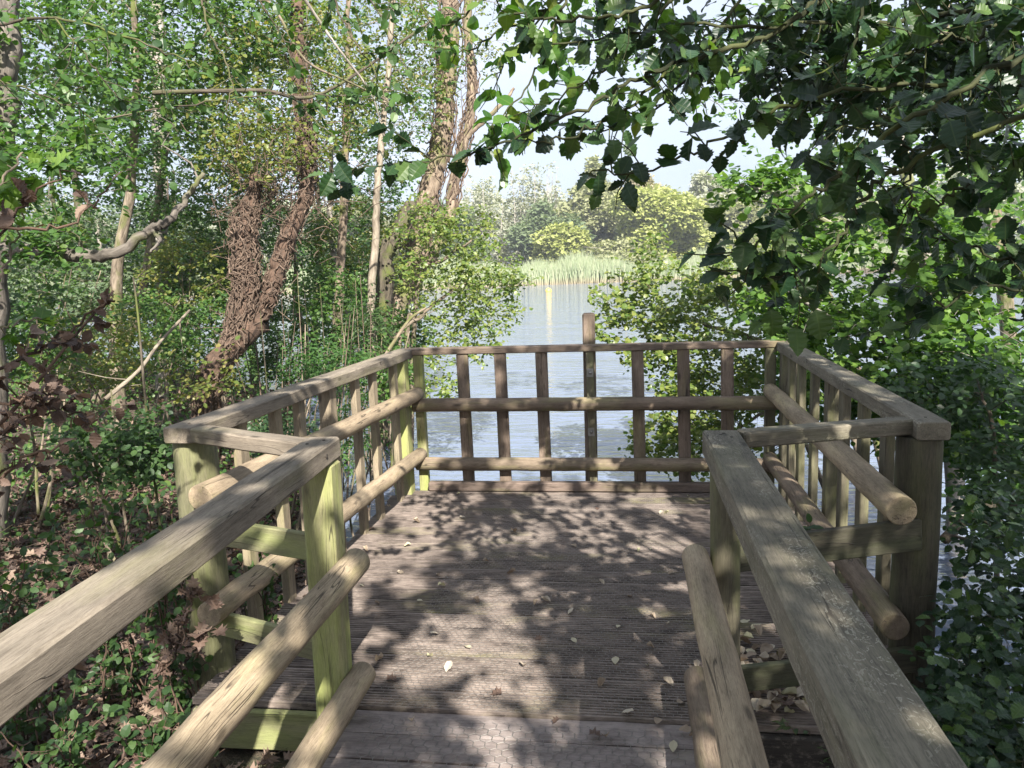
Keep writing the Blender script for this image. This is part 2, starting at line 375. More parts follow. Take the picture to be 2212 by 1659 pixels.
M['lf_holly'] = leaf('dark_holly_leaf', [(.012, .030, .016), (.016, .042, .018), (.022, .054, .018), (.032, .070, .018), (.075, .13, .03)], .18, .35, .38, None, .12)
M['lf_holly_b'] = leaf('fresh_holly_leaf', [(.03, .085, .02), (.05, .13, .02), (.085, .17, .03), (.14, .18, .03)], .35, .55, .33, None, .25)
M['lf_alder'] = leaf('alder_leaf', [(.035, .08, .02), (.07, .145, .028), (.10, .19, .035), (.16, .25, .05)], .42, .4, .42, None, .2)
M['lf_bush'] = leaf('waterside_bush_leaf', [(.07, .12, .025), (.11, .165, .035), (.16, .20, .045), (.20, .22, .06)], .35, .45, .38)
M['lf_wood'] = leaf('woodland_leaf', [(.035, .09, .022), (.055, .12, .028), (.075, .145, .03), (.11, .17, .04)], .4, .4, .45)
M['lf_deep'] = leaf('deep_green_leaf', [(.025, .06, .02), (.04, .085, .022), (.055, .12, .028), (.09, .16, .035)], .35, .4, .42)  # deeper green than the woodland leaf
M['lf_yel'] = leaf('yellow_green_leaf', [(.08, .12, .03), (.12, .16, .035), (.17, .19, .045), (.22, .19, .06)], .4, .4, .45)
M['lf_grey'] = leaf('grey_green_leaf', [(.07, .11, .06), (.10, .14, .075), (.13, .17, .09)], .3, .4, .45)
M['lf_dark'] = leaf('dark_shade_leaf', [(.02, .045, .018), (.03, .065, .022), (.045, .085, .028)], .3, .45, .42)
M['lf_low'] = leaf('undergrowth_leaf', [(.025, .055, .02), (.045, .09, .028), (.075, .13, .04)], .4, .35, .5)
M['lf_fern'] = leaf('bright_fern_leaf', [(.04, .10, .028), (.07, .15, .035)], .45, .3, .5)
M['lf_dead'] = leaf('dead_brown_leaf', [(.04, .027, .022), (.085, .055, .042), (.16, .105, .08), (.28, .205, .155)], .2, .35, .6, (1.3, 1.0, .7))
M['lf_fallen'] = leaf('fallen_dry_leaf', [(.20, .145, .10), (.34, .27, .20), (.46, .40, .32), (.40, .38, .22)], .15, .35, .6, (1.2, 1.0, .8))
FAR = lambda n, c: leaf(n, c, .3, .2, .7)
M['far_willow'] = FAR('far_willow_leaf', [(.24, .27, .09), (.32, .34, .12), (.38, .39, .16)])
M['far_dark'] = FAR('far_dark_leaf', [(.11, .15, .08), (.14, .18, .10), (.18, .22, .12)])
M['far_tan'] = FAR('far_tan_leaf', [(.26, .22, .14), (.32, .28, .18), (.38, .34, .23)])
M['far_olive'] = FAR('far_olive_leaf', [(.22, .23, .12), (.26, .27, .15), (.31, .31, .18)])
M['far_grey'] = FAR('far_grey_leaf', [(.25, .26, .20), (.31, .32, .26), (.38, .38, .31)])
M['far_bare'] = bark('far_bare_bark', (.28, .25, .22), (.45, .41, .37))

# ------------------------------------------------------------------ water and ground
WZ = -.60
def ybank(x):
    return np.where(x < 0, np.interp(-x, [0, 1.9, 2.6, 3.6, 5, 7, 10, 16, 30, 80], [5.2, 5.2, 6.4, 8.6, 11.5, 14.5, 17, 21, 26, 40]),
                    np.interp(x, [0, 1.3, 2, 3, 4.4, 6, 9, 14, 30, 80], [5.2, 2.6, 2.3, 2.8, 4.8, 7.5, 11, 15, 22, 38]))
def ground_z(x, y):
    d = ybank(x)-y
    z = WZ + np.where(d > 0, .28*(1-np.exp(-d/.5)) + .035*np.minimum(d, 14), .35*np.maximum(d, -4))
    far = np.clip((np.hypot(x, y-2)-89)/6, 0, 1)
    zf = WZ - 1.4 + far*2.1
    z = np.where(np.hypot(x, y-2) > 70, np.where(y > 0, zf, z), z)
    z = z + .03*np.sin(x*3.1+y*1.7)*np.cos(y*2.3-x) + .015*np.sin(x*9+1)*np.sin(y*8)
    return z
gx = np.concatenate([-np.geomspace(420, 6.2, 70), np.linspace(-6, 6, 110), np.geomspace(6.2, 420, 70)])
gy = np.concatenate([-np.geomspace(300, 4.2, 30), np.linspace(-4, 14, 150), np.geomspace(14.2, 520, 110)])
GX, GY = np.meshgrid(gx, gy); GZ = ground_z(GX, GY); nx_, ny_ = len(gx), len(gy)
mb = MB(); idx = np.arange(nx_*ny_).reshape(ny_, nx_)
mb.add(np.column_stack([GX.ravel(), GY.ravel(), GZ.ravel()]), [np.stack([idx[:-1, :-1], idx[:-1, 1:], idx[1:, 1:], idx[1:, :-1]], -1).reshape(-1, 4)])
t = NT('woodland_soil'); a = t.noise(t.gc(), 6, 8, .7); b = t.noise(t.gc(), 45, 4, .7)
col = t.mix(t.ramp(b, [(.42, 0.0), (.6, 1.0)]), t.ramp(a, [(.35, (.035, .026, .02)), (.65, (.09, .066, .048))]), (.12, .085, .06))
col = t.mix(t.ramp(t.noise(t.gc(), 1.3, 4), [(.52, 0.0), (.66, .55)]), col, (.05, .075, .02))
t.pbr(**{'Base Color': col, 'Roughness': .95, 'Normal': t.bump(b, 1, .03)}); M['soil'] = t.m
tag(mb.build('ground', M['soil'], None, True), kind='structure')

mb = MB(); w = 420
mb.add([(-w, -20, WZ), (w, -20, WZ), (w, 110, WZ), (-w, 110, WZ)], [(0, 1, 2, 3)])
t = NT('lake_water'); geo = t.n('NewGeometry').outputs['Position']
w1 = t.noise(t.n('Mapping', {0: geo, 'Scale': (1.1, 3.0, 1), 'Rotation': (0, 0, rad(8))}).outputs[0], 1.5, 3, .5, .6)
w2 = t.noise(t.n('Mapping', {0: geo, 'Scale': (2.6, 8.0, 1), 'Rotation': (0, 0, rad(-6))}).outputs[0], 1.3, 3, .55, .8)
w3 = t.noise(t.n('Mapping', {0: geo, 'Scale': (.12, .45, 1)}).outputs[0], 1.0, 2)
h = t.math('ADD', t.math('ADD', t.math('MULTIPLY', w1, .8), t.math('MULTIPLY', w2, .25)), t.math('MULTIPLY', w3, 2.0))
t.pbr(**{'Base Color': (.15, .185, .27, 1), 'Roughness': .07, 'IOR': 1.85, 'Specular IOR Level': .5, 'Normal': t.bump(h, .9, .06), 'Specular Tint': (1, 1, 1, 1)})
M['water'] = t.m
tag(mb.build('lake_water', M['water']), kind='structure')

# ------------------------------------------------------------------ viewing platform
XL, XR, YF, YN = -1.65, 1.06, 5.88, 2.80
DX0, DX1 = XL-.16, XR+.16
plat = thing('viewing_platform', 'dark grooved timber deck of the lakeside viewing platform inside the railings', 'deck', (-.3, YN, 0))
def groove_board(y0, wd, x0, x1, mat, name, parent, grooves=9, z=0, tilt=0.0):
    mb = MB(); g = wd/grooves; prof = [(0, -.03), (0, -.002)]
    for i in range(grooves):
        a = i*g; prof += [(a+g*.08, 0), (a+g*.52, 0), (a+g*.62, -.008), (a+g*.94, -.008)] if i < grooves-1 else [(a+g*.10, 0), (a+g*.85, 0)]
    prof += [(wd, -.002), (wd, -.03)]; prof = np.array(prof); n = len(prof)
    xs = np.linspace(x0, x1, 14); off = rng.uniform(0, 60, 3); V = []; G = []; wz = 0
    for x in xs:
        wz = rng.normal(0, .0007); V.append(np.column_stack([np.full(n, x), y0+prof[:, 0]+wz, z+prof[:, 1]+rng.normal(0, .0006)+tilt*(prof[:, 0]-wd/2)])); G.append(np.column_stack([np.full(n, x), prof])+off)
    m = len(xs); F = [((i+1)*n+j, i*n+j, i*n+j+1, (i+1)*n+j+1) for i in range(m-1) for j in range(n-1)]
    F += [tuple(range(n)), tuple((m-1)*n+n-1-j for j in range(n))]
    mb.add(np.concatenate(V), F, np.concatenate(G), rng.random()); return mb.build(name, mat, parent)
nb = 21; pitch = (YF-.05-YN)/nb
for i in range(nb):
    groove_board(YN+i*pitch+.004, pitch-.010, DX0+rng.normal(0, .006), DX1+rng.normal(0, .006), M['deck'], 'deck_board', plat, 7, rng.normal(0, .0012), rng.normal(0, .006))
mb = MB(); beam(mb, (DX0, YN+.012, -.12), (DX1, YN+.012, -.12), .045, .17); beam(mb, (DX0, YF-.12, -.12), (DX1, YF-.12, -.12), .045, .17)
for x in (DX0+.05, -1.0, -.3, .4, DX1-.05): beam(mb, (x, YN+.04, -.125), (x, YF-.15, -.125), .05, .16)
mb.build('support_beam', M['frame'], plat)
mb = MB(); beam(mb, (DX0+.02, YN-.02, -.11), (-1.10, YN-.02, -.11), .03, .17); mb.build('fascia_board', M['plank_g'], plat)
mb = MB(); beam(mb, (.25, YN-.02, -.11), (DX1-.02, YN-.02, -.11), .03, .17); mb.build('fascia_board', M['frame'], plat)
mb = MB(); beam(mb, (XL+.09, YF-.055, .037), (XR-.09, YF-.055, .037), .07, .072, .01); mb.build('kerb', M['curb'], plat)
for x in (-1.5, -.4, .9):
    mb = MB(); tube(mb, [(x, YF-.2, -1.3), (x, YF-.2, -.03)], .06, None, 14, .02); mb.build('pile', M['post_d'], plat)

walk = thing('boardwalk', 'smooth brown boardwalk planks under chicken wire leading onto the platform', 'boardwalk', (-.42, 1.5, 0))
y = YN-.006
for i in range(30):
    wd = .148; groove_board(y-wd, wd, -1.10+rng.normal(0, .004), .26+rng.normal(0, .004), M['deck_s'], 'walk_board', walk, 1, -.006+rng.normal(0, .0015), rng.normal(0, .01)); y -= wd+.009
mb = MB()
for x in (-1.0, -.42, .16): beam(mb, (x, -2, -.12), (x, YN-.03, -.12), .05, .16)
mb.build('support_beam', M['frame'], walk)
mb = MB(); beam(mb, (-1.115, -2, -.10), (-1.115, YN-.03, -.10), .03, .13); mb.build('edge_board', M['plank_g'], walk)

# ------------------------------------------------------------------ railings
RT = 1.11; RH = .06
def part_beam(name, mat, parent, p0, p1, w, h, ch=.006, **k):
    mb = MB(); beam(mb, p0, p1, w, h, ch, **k); return mb.build(name, mat, parent)
def part_log(name, mat, parent, p0, p1, r, flat=1.0):
    p0 = np.array(p0, float); p1 = np.array(p1, float); n = max(4, int(np.linalg.norm(p1-p0)/.12))
    P = np.linspace(p0, p1, n); P[1:-1] += rng.normal(0, .0015, (n-2, 3))
    mb = MB(); tube(mb, P, r, r*.98, 28, .008, True, bev=.004, flat=flat); o = mb.build(name, mat, parent, True)
    me = o.data; n_ = len(me.polygons); me.polygons[n_-1].use_smooth = False; me.polygons[n_-2].use_smooth = False
    for q in list(range(28))+list(range(n_-30, n_-2)): me.polygons[q].use_smooth = False
    return o
# far railing facing the lake
ff = thing('lakeside_railing', 'railing across the lake end of the platform with seven upright slats and two log rails', 'railing', (-.3, YF, 0))
part_beam('top_rail', M['bal'], ff, (XL-.06, YF+.03, RT-.02), (XR+.06, YF+.03, RT-.02), .10, .05)
for x in (-1.262, -.968, -.652, .068, .402, .716):
    part_beam('baluster', M['bal'], ff, (x+.012, YF+.012, -.20), (x, YF+.012, RT-.047), .09, .036, .004, up=(0, 1, 0))
for x in (XL+.038, XR-.036):
    part_beam('end_post', M['post_g'] if x < 0 else M['bal_r'], ff, (x, YF+.02, -.9), (x, YF+.02, RT-.047), .072, .07, .006, up=(0, 1, 0))
for z in (.682, .218):
    part_log('log_rail', M['log_far'], ff, (XL+.0, YF-.06, z), (XR+.01, YF-.06, z-.012), .052)
# tall depth post with bolted slat
dp = thing('tall_post', 'tall square timber post standing up above the lakeside railing', 'post', (-.29, YF+.13, -1.3))
part_beam('post_body', M['bal'], dp, (-.30, YF+.135, -1.4), (-.293, YF+.135, 1.345), .094, .09, .012, up=(0, 1, 0))
sl = part_beam('slat', M['bal_r'], ff, (-.272, YF+.012, -.20), (-.286, YF+.012, RT-.047), .058, .036, .004, up=(0, 1, 0))
t = NT('galvanised_steel'); t.pbr(**{'Base Color': (.28, .27, .25, 1), 'Metallic': .8, 'Roughness': .5}); M['steel'] = t.m
for z in (.905, .452):
    mb = MB(); beam(mb, (-.284-.001, YF-.009, z-.032), (-.284, YF-.009, z+.032), .05, .004, .001, up=(0, 1, 0)); pl = mb.build('bolt_plate', M['steel'], sl)
    mb = MB(); tube(mb, [(-.284, YF-.011, z), (-.284, YF-.016, z), (-.284, YF-.021, z)], .013, [.013, .012, .005], 14, 0); mb.build('bolt', M['steel'], pl, True)
# left railing
lf = thing('left_railing', 'left platform railing whose top rail has striped leaf shadows and pale slats', 'railing', (XL-.06, 4.4, 0))
LX = lambda y: XL-.065-.14*(5.9-y)/2.94
part_beam('top_rail', M['rail_l'], lf, (LX(2.96), 2.96, RT-.034), (LX(5.965), YF+.085, RT-.034), .135, .068)
for i, y in enumerate((5.58, 5.15, 4.84, 4.45, 4.04, 3.77, 3.42)):
    w_ = .105 if i == 3 else .085; th = .075 if i == 3 else .04
    part_beam('baluster', M['bal_l'], lf, (LX(y)+.03-th/2, y, -.22), (LX(y)+.03-th/2, y, RT-.069), w_, th, .004, up=(1, 0, 0))
part_beam('corner_post', M['post_g'], lf, (XL-.085, YF-.12, -.9), (XL-.085, YF-.12, RT-.069), .13, .12, .006, up=(0, 1, 0))
part_log('log_rail', M['log'], lf, (-1.745, 2.90, .83), (XL+.03, YF-.03, .765), .055)
part_log('log_rail', M['log'], lf, (-1.745, 2.88, .33), (XL+.03, YF-.03, .285), .055)
part_log('near_post', M['post_gg'], lf, (-1.875, 3.08, -1.1), (-1.85, 3.08, RT-.069), .092)
# right railing
rf = thing('right_railing', 'right platform railing in tree shade with a wide flat top rail and olive slats', 'railing', (XR+.06, 4.4, 0))
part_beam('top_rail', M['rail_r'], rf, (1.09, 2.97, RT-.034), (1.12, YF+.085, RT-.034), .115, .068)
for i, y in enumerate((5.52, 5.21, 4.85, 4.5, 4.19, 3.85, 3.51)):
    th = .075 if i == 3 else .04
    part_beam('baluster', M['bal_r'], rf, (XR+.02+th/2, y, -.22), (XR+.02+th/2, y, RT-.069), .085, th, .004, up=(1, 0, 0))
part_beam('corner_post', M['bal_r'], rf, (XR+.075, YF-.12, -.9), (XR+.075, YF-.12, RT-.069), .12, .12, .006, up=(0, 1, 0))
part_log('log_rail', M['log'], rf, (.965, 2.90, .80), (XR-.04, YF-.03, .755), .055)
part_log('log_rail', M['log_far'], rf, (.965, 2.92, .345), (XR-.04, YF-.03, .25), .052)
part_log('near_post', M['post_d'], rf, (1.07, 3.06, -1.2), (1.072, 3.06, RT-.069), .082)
# short return rails joining platform railings to the boardwalk handrails
cl = thing('left_return_rail', 'short rails joining the left near corner post to the left handrail', 'railing', (-1.45, 2.95, 0))
part_beam('top_rail', M['rail_l'], cl, (-1.785, 3.0, RT-.033), (-1.20, 2.735, RT-.036), .085, .062)
part_beam('cross_plank', M['plank_g'], cl, (XL-.18, 2.975, .675), (-1.20, 2.815, .655), .03, .11, .004)
part_beam('cross_plank', M['plank_g'], cl, (XL-.12, 2.985, .25), (-1.20, 2.815, .225), .03, .105, .004)
cr = thing('right_return_rail', 'short rails joining the right near corner post to the right handrail', 'railing', (.72, 2.95, 0))
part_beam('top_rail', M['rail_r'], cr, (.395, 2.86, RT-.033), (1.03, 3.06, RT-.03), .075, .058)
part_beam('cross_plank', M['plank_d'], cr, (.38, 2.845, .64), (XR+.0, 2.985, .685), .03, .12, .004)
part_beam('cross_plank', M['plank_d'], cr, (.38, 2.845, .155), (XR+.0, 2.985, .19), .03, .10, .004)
# boardwalk handrails
hl = thing('left_handrail', 'near left boardwalk handrail with a yellow green end post and two round log rails', 'handrail', (-1.15, 1.4, 0))
part_beam('top_rail', M['rail_l'], hl, (-.945, -.9, RT-.04), (-1.147, 2.79, RT-.04), .125, .08, .008)
part_beam('end_post', M['post_g'], hl, (-1.165, 2.72, -1.0), (-1.14, 2.72, RT-.081), .12, .115, .012, up=(0, 1, 0))
part_beam('near_post', M['post_g'], hl, (-1.15, .2, -1.0), (-1.14, .2, RT-.081), .12, .115, .012, up=(0, 1, 0))
part_log('log_rail', M['log'], hl, (-1.04, -1.2, .615), (-1.05, 2.79, .615), .055)
part_log('log_rail', M['log'], hl, (-1.04, -1.2, .15), (-1.055, 2.79, .15), .052)
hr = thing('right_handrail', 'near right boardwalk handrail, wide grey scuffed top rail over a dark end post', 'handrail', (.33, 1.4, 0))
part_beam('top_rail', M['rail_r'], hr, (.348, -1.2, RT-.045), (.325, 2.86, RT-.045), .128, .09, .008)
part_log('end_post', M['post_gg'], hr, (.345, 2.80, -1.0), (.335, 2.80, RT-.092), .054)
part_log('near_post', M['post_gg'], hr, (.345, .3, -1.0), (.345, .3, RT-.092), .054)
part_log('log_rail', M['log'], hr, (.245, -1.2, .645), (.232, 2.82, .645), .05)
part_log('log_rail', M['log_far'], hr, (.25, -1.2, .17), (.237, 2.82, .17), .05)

def heads(name, parent, pts, r=.006, axis='z'):
    for p in pts:
        p = np.array(p, float); d = {'z': np.array([0, 0, .002]), 'x': np.array([.002, 0, 0]), 'y': np.array([0, -.002, 0])}[axis]
        mb = MB(); tube(mb, [p-d, p+d*.6, p+d], r, [r, r, r*.6], 8, 0); mb.build(name, M['frame'], parent)
heads('nail', hr, [(.318, 2.78, RT), (.35, 2.74, RT), (.33, 2.80, RT)], .006); heads('nail', hl, [(-1.12, 2.72, RT), (-1.16, 2.66, RT)], .006)
heads('nail', hl, [(-1.0715, 2.62, RT-.035)], .007, 'x')
heads('nail', rf, [(1.09, 3.06, RT), (1.10, 4.5, RT), (1.12, 5.8, RT)], .006); heads('nail', lf, [(LX(3.05), 3.05, RT), (LX(4.45), 4.45, RT)], .006)

# ------------------------------------------------------------------ chicken wire over the boards
t = NT('galvanised_wire'); t.pbr(**{'Base Color': (.22, .205, .19, 1), 'Metallic': .5, 'Roughness': .6}); M['wire'] = t.m
def chicken(x0, x1, y0, y1, cell=.042, z=.003, r=.0009):
    a = cell/math.sqrt(3); seg = []; P = {}
    ny = int((y1-y0)/(1.5*a)); nx = int((x1-x0)/cell)
    for j in range(ny):
        for i in range(nx):
            cx = x0 + (i+.5*(j % 2))*cell; cy = y0 + j*1.5*a
            v = [(cx, cy+a), (cx+cell/2, cy+a/2), (cx+cell/2, cy-a/2), (cx, cy-a)]
            for k in range(3): seg.append((v[k], v[k+1]))
    seg = np.array(seg); A = seg[:, 0]; B = seg[:, 1]
    wob = lambda p: np.column_stack([p[:, 0]+.004*np.sin(p[:, 1]*21+p[:, 0]*13), p[:, 1]+.004*np.sin(p[:, 0]*17+p[:, 1]*9), z+.0022*np.sin(p[:, 0]*23)*np.sin(p[:, 1]*19)+.0018])
    A = wob(A); B = wob(B); d = B-A; ln = np.linalg.norm(d, axis=1)[:, None]; s = np.cross(d/ln, [0, 0, 1.])
    dbl = np.where(np.abs(d[:, 1]) > np.abs(d[:, 0])*1.2, 1.7, 1.0)[:, None]*r
    V = np.stack([A+s*dbl, A-s*dbl, A+[0, 0, 1]*dbl*1.2, B+s*dbl, B-s*dbl, B+[0, 0, 1]*dbl*1.2], 1)
    m = len(A); f = np.array([(0, 3, 5, 2), (2, 5, 4, 1), (1, 4, 3, 0)])
    mb = MB(); mb.add(V.reshape(-1, 3), [(f[None]+(np.arange(m)*6)[:, None, None]).reshape(-1, 4)]); return mb
tag(chicken(-1.02, .2, .6, YN-.02, .046, -.004).build('chicken_wire', M['wire']), 'hexagonal chicken wire stapled over the smooth boardwalk planks', 'wire mesh', 'chicken wire on the boards')
tag(chicken(-1.05, -.42, YN+.03, YF-.13, .03, .0, .0006).build('chicken_wire', M['wire']), 'fine wire netting strip over the left half of the grooved deck', 'wire mesh', 'chicken wire on the boards')
tag(chicken(-.40, .35, YN+.03, YF-.13, .03, .0, .0006).build('chicken_wire', M['wire']), 'fine wire netting strip over the right half of the grooved deck', 'wire mesh', 'chicken wire on the boards')

# ------------------------------------------------------------------ fallen leaves lying on the deck (one by one)
protos = []
for k in range(8):
    mb = MB(); add_leaves(mb, np.array([[0, -.5, 0.]]), np.array([[0, 1, .0]]), np.array([[.0, 0, 1.]]), [1.0], ['curled', 'oval', 'curled', 'maple', 'curled', 'smooth_holly', 'oval', 'curled'][k])
    V = mb.V[0]; V[:, 2] += .06*np.sin(V[:, 1]*7+k); V[:, 2] -= V[:, 2].min()-.01
    mb.R[0][:] = (k+.5)/8
    protos.append(mb)
FL_PX = [(617, 1275), (790, 1105), (955, 1268), (1030, 1300), (1240, 1385), (1300, 1480), (815, 1305), (1335, 1355), (1440, 1350), (1405, 1400), (1410, 1335), (1575, 1415), (1485, 1470),
         (1445, 1478), (1470, 1520), (1355, 1545), (1290, 1590), (1310, 1595), (1455, 1615), (1480, 1580), (1500, 1590), (970, 1445), (930, 1420), (1105, 1240), (1050, 1215), (880, 1180), (800, 1145),
         (900, 1130), (1000, 1120), (1110, 1150), (1240, 1180), (1380, 1190), (1450, 1240), (1500, 1290), (1300, 1260), (1180, 1300), (865, 1240), (790, 1190), (840, 1095), (1290, 1100), (1440, 1110), (1360, 1290),
         (820, 1430), (850, 1470), (1130, 1440), (1070, 1500), (1200, 1560), (1420, 1560), (890, 1560), (940, 1375), (1010, 1400), (1160, 1380), (1330, 1430), (1400, 1440), (1505, 1440), (1520, 1360)]
placed = []
def onplane(px, py, z):
    v = CF + CR*(px-1106)/FOC - CU*(py-829.5)/FOC; return CPOS + v*(z-CAM_H)/v[2]
made = {}
def drop_leaf(p, size, lab, grp, zrot=None):
    k = int(rng.integers(8))
    if k not in made:
        o_ = protos[k].build('fallen_leaf', M['lf_fallen'] if k != 3 else M['lf_dead']); made[k] = o_; c = o_
    else: c = made[k].copy(); COL.objects.link(c)
    c.location = p; c.scale = (size, size, size); c.rotation_euler = (rng.normal(0, .12), rng.normal(0, .12), rng.uniform(0, 6.28)); tag(c, lab, 'leaf', grp)
for px, py in FL_PX:
    p = onplane(px, py, .002); drop_leaf(tuple(p), rng.uniform(.03, .055), 'dry pale brown leaf lying curled on the deck boards', 'fallen leaves on the deck')
for i in range(34):
    x = rng.choice([rng.normal(-1.45, .25), rng.uniform(DX0+.05, DX1-.05)]); y = rng.uniform(2.3, 5.75)
    if (y < 2.85 and not -1.0 < x < .2) or not DX0+.05 < x < DX1-.05: continue
    drop_leaf((x, y, .003), rng.uniform(.018, .038), 'dry pale brown leaf lying curled on the deck boards', 'fallen leaves on the deck')
for i in range(190):
    x = rng.uniform(.40, .95); y = 2.86+abs(rng.normal(0, .33))
    drop_leaf((x, y, .003+rng.uniform(0, .03)), rng.uniform(.04, .075), 'brown leaf in the drift of litter behind the right end post', 'leaf litter drift by the right corner')

# leaf litter and low ground cover: uncountable
def scatter_ground(n, x0, x1, y0, y1, maxd=1.0):
    x = rng.uniform(x0, x1, n); y = rng.uniform(y0, y1, n); ok = y < ybank(x)-.02
    ok &= ~((x > DX0) & (x < DX1) & (y > YN-.1)) & ~((x > -1.15) & (x < .3) & (y < 2.9)); x = x[ok]; y = y[ok]
    return np.column_stack([x, y, ground_z(x, y)])
def litter(name, lab, cat, P, size, kind, mat, up=1.2, lift=.05, dz=0):
    mb = MB(); m = len(P); D = rng.normal(size=(m, 3)); D[:, 2] = D[:, 2]*.25+dz; N = rng.normal(0, .4, (m, 3)); N[:, 2] += up
    P = P + np.column_stack([np.zeros(m), np.zeros(m), rng.random(m)**2*lift]); add_leaves(mb, P, D, N, size*rng.uniform(.6, 1.3, m), kind)
    return tag(mb.build(name, mat), lab, cat, kind='stuff')
P1 = np.concatenate([scatter_ground(22000, -5.5, -1.2, 1.2, 8), scatter_ground(5000, .2, 2.2, .8, 3.5)])
litter('leaf_litter', 'brown fallen leaves carpeting the woodland floor beside the boardwalk', 'leaf litter', P1, .06, 'maple', M['lf_dead'], .9, .10)
P2 = scatter_ground(9000, -14, -2.5, 3, 20); litter('leaf_litter', 'brown leaves covering the ground under the far left trees', 'leaf litter', P2, .08, 'curled', M['lf_dead'])
mb = MB(); TP = np.concatenate([scatter_ground(900, -5, -1.3, 1.2, 7.5), scatter_ground(300, 1.2, 2.4, .8, 3.2)])
for p in TP:
    d_ = rng.normal(size=3)*[1, 1, .22]; l_ = rng.uniform(.08, .4); q = p+nrm(d_)*l_+[0, 0, .02]; tube(mb, [p+[0, 0, .02], (p+q)/2+rng.normal(0, .015, 3)+[0, 0, .03], q+[0, 0, .02]], rng.uniform(.0015, .005), .001, 4, 0, False)
tag(mb.build('twig_litter', M['bark'], None, True), 'thin dead twigs tangled over the leaf litter beside the boardwalk', 'twigs', kind='stuff')
def ground_plants(P, stems, h, lsize, kind, mat, name, lab, cat, per=5):
    """many low leafy sprigs as one mass"""
    mb = MB(); m = len(P); d = rand_dirs(m, 1.0); L_ = h*rng.uniform(.4, 1.2, m); t_ = (np.arange(per)+.8)/per
    Q = P[:, None, :] + d[:, None, :]*(L_[:, None]*t_)[..., None]; LD = rand_dirs(m*per, .15).reshape(m, per, 3); NN = rng.normal(0, .35, (m, per, 3)) + [0, -.3, 1]
    add_leaves(mb, Q.reshape(-1, 3), LD.reshape(-1, 3), NN.reshape(-1, 3), lsize*rng.uniform(.5, 1.2, m*per), kind)
    return tag(mb.build(name, mat), lab, cat, kind='stuff')
ground_plants(scatter_ground(1200, -6, -2.0, 1.8, 8), 1, .22, .045, 'oval', M['lf_low'], 'ground_cover', 'low green weeds growing through the leaf litter left of the boardwalk', 'ground cover')
ground_plants(scatter_ground(5000, -16, -2.6, 5, 20), 1, .45, .06, 'oval', M['lf_wood'], 'ground_cover', 'taller green undergrowth filling the ground below the left trees', 'ground cover')
ground_plants(scatter_ground(1200, 1.2, 2.6, .8, 3.4), 1, .14, .04, 'holly', M['lf_dark'], 'ground_cover', 'dark low seedlings at the water edge right of the boardwalk', 'ground cover')

# ------------------------------------------------------------------ far shore
def far_tree(name, lab, px, wpx, top, base, mat, d=97, n=900, kind='quad', leaf=.42, bark_m='bark_grey', bare=False, group=None, grp=None):
    c = at(px, base, d); b = np.array([c[0], c[1], 0]); b[2] = float(ground_z(b[0], b[1]))-.1; tp = at(px, top, d); H = tp[2]-b[2]; w_ = wpx/FOC*d/2
    root = thing(name, lab, 'tree', tuple(b), grp); tb = MB(); trunks = []
    if bare:
        for k in range(bare):
            x = rng.uniform(-w_, w_)*.9; y = rng.uniform(-2, 2); h = H*rng.uniform(.75, 1.0); r = .10
            P = np.linspace(b+[x*.7, y, 0], b+[x, y, h], 9)+rng.normal(0, .08, (9, 3)); tube(tb, P, r, .02, 5, .05, False)
            for q in range(34):
                t_ = rng.uniform(.2, .97); p = b+[x*(.7+.3*t_), y, h*t_]; l_ = rng.uniform(.6, 1.8)*(1.15-t_); dd = nrm(rng.normal(size=3)*[1, 1, .3]+[0, 0, 1.3])
                tube(tb, [p, p+dd*l_*.5+[0, 0, .05], p+dd*l_+[0, 0, .25]], .03, .008, 3, 0, False)
    else:
        tube(tb, smooth_path([b, b+[.2, 0, H*.35], b+[-.1, 0, H*.8]], 5), .22, .05, 7, .05, False)
        for q in range(16):
            t_ = rng.uniform(.15, .7); p = b+[0, 0, H*t_]; e = b+[rng.uniform(-w_, w_)*.8, rng.uniform(-w_, w_)*.6, H*min(.95, t_+rng.uniform(.1, .35))]
            tube(tb, [p, (p+e)/2+[0, 0, .3], e], .07, .02, 4, 0, False)
    tb.build('trunk', M['far_bare'] if bare else M[bark_m], root, True)
    # uneven crown: several lobes, clumps near their surface
    lobes = []; nl = 9
    for k in range(nl):
        a = rng.uniform(-1, 1); hz = rng.uniform(.25, .82); wd = w_*(.35+.25*rng.random()); half = w_*math.sqrt(max(.05, 1-(max(hz-.35, 0)/.62)**2))
        lobes.append((b+[a*max(half-wd*.6, 0), rng.uniform(-.5, .5)*w_, H*hz], (wd, wd*.9, H*rng.uniform(.13, .2)), n//nl))
    lobes.append((b+[0, 0, H*.86], (w_*.3, w_*.3, H*.13), n//12)); lobes.append((b+[0, 0, H*.15], (w_*.85, w_*.6, H*.15), n//8))
    C = np.concatenate([in_blob(c_, r_, k_, .6) for c_, r_, k_ in lobes])
    if bare: C = C[rng.random(len(C)) < .35]
    lb = MB(); sprigs(lb, C, 5 if not bare else 4, 4, leaf*1.9, leaf*(1.15 if not bare else .8), kind, None, .8, .3, .0); lb.build('crown', mat, root)
    return root
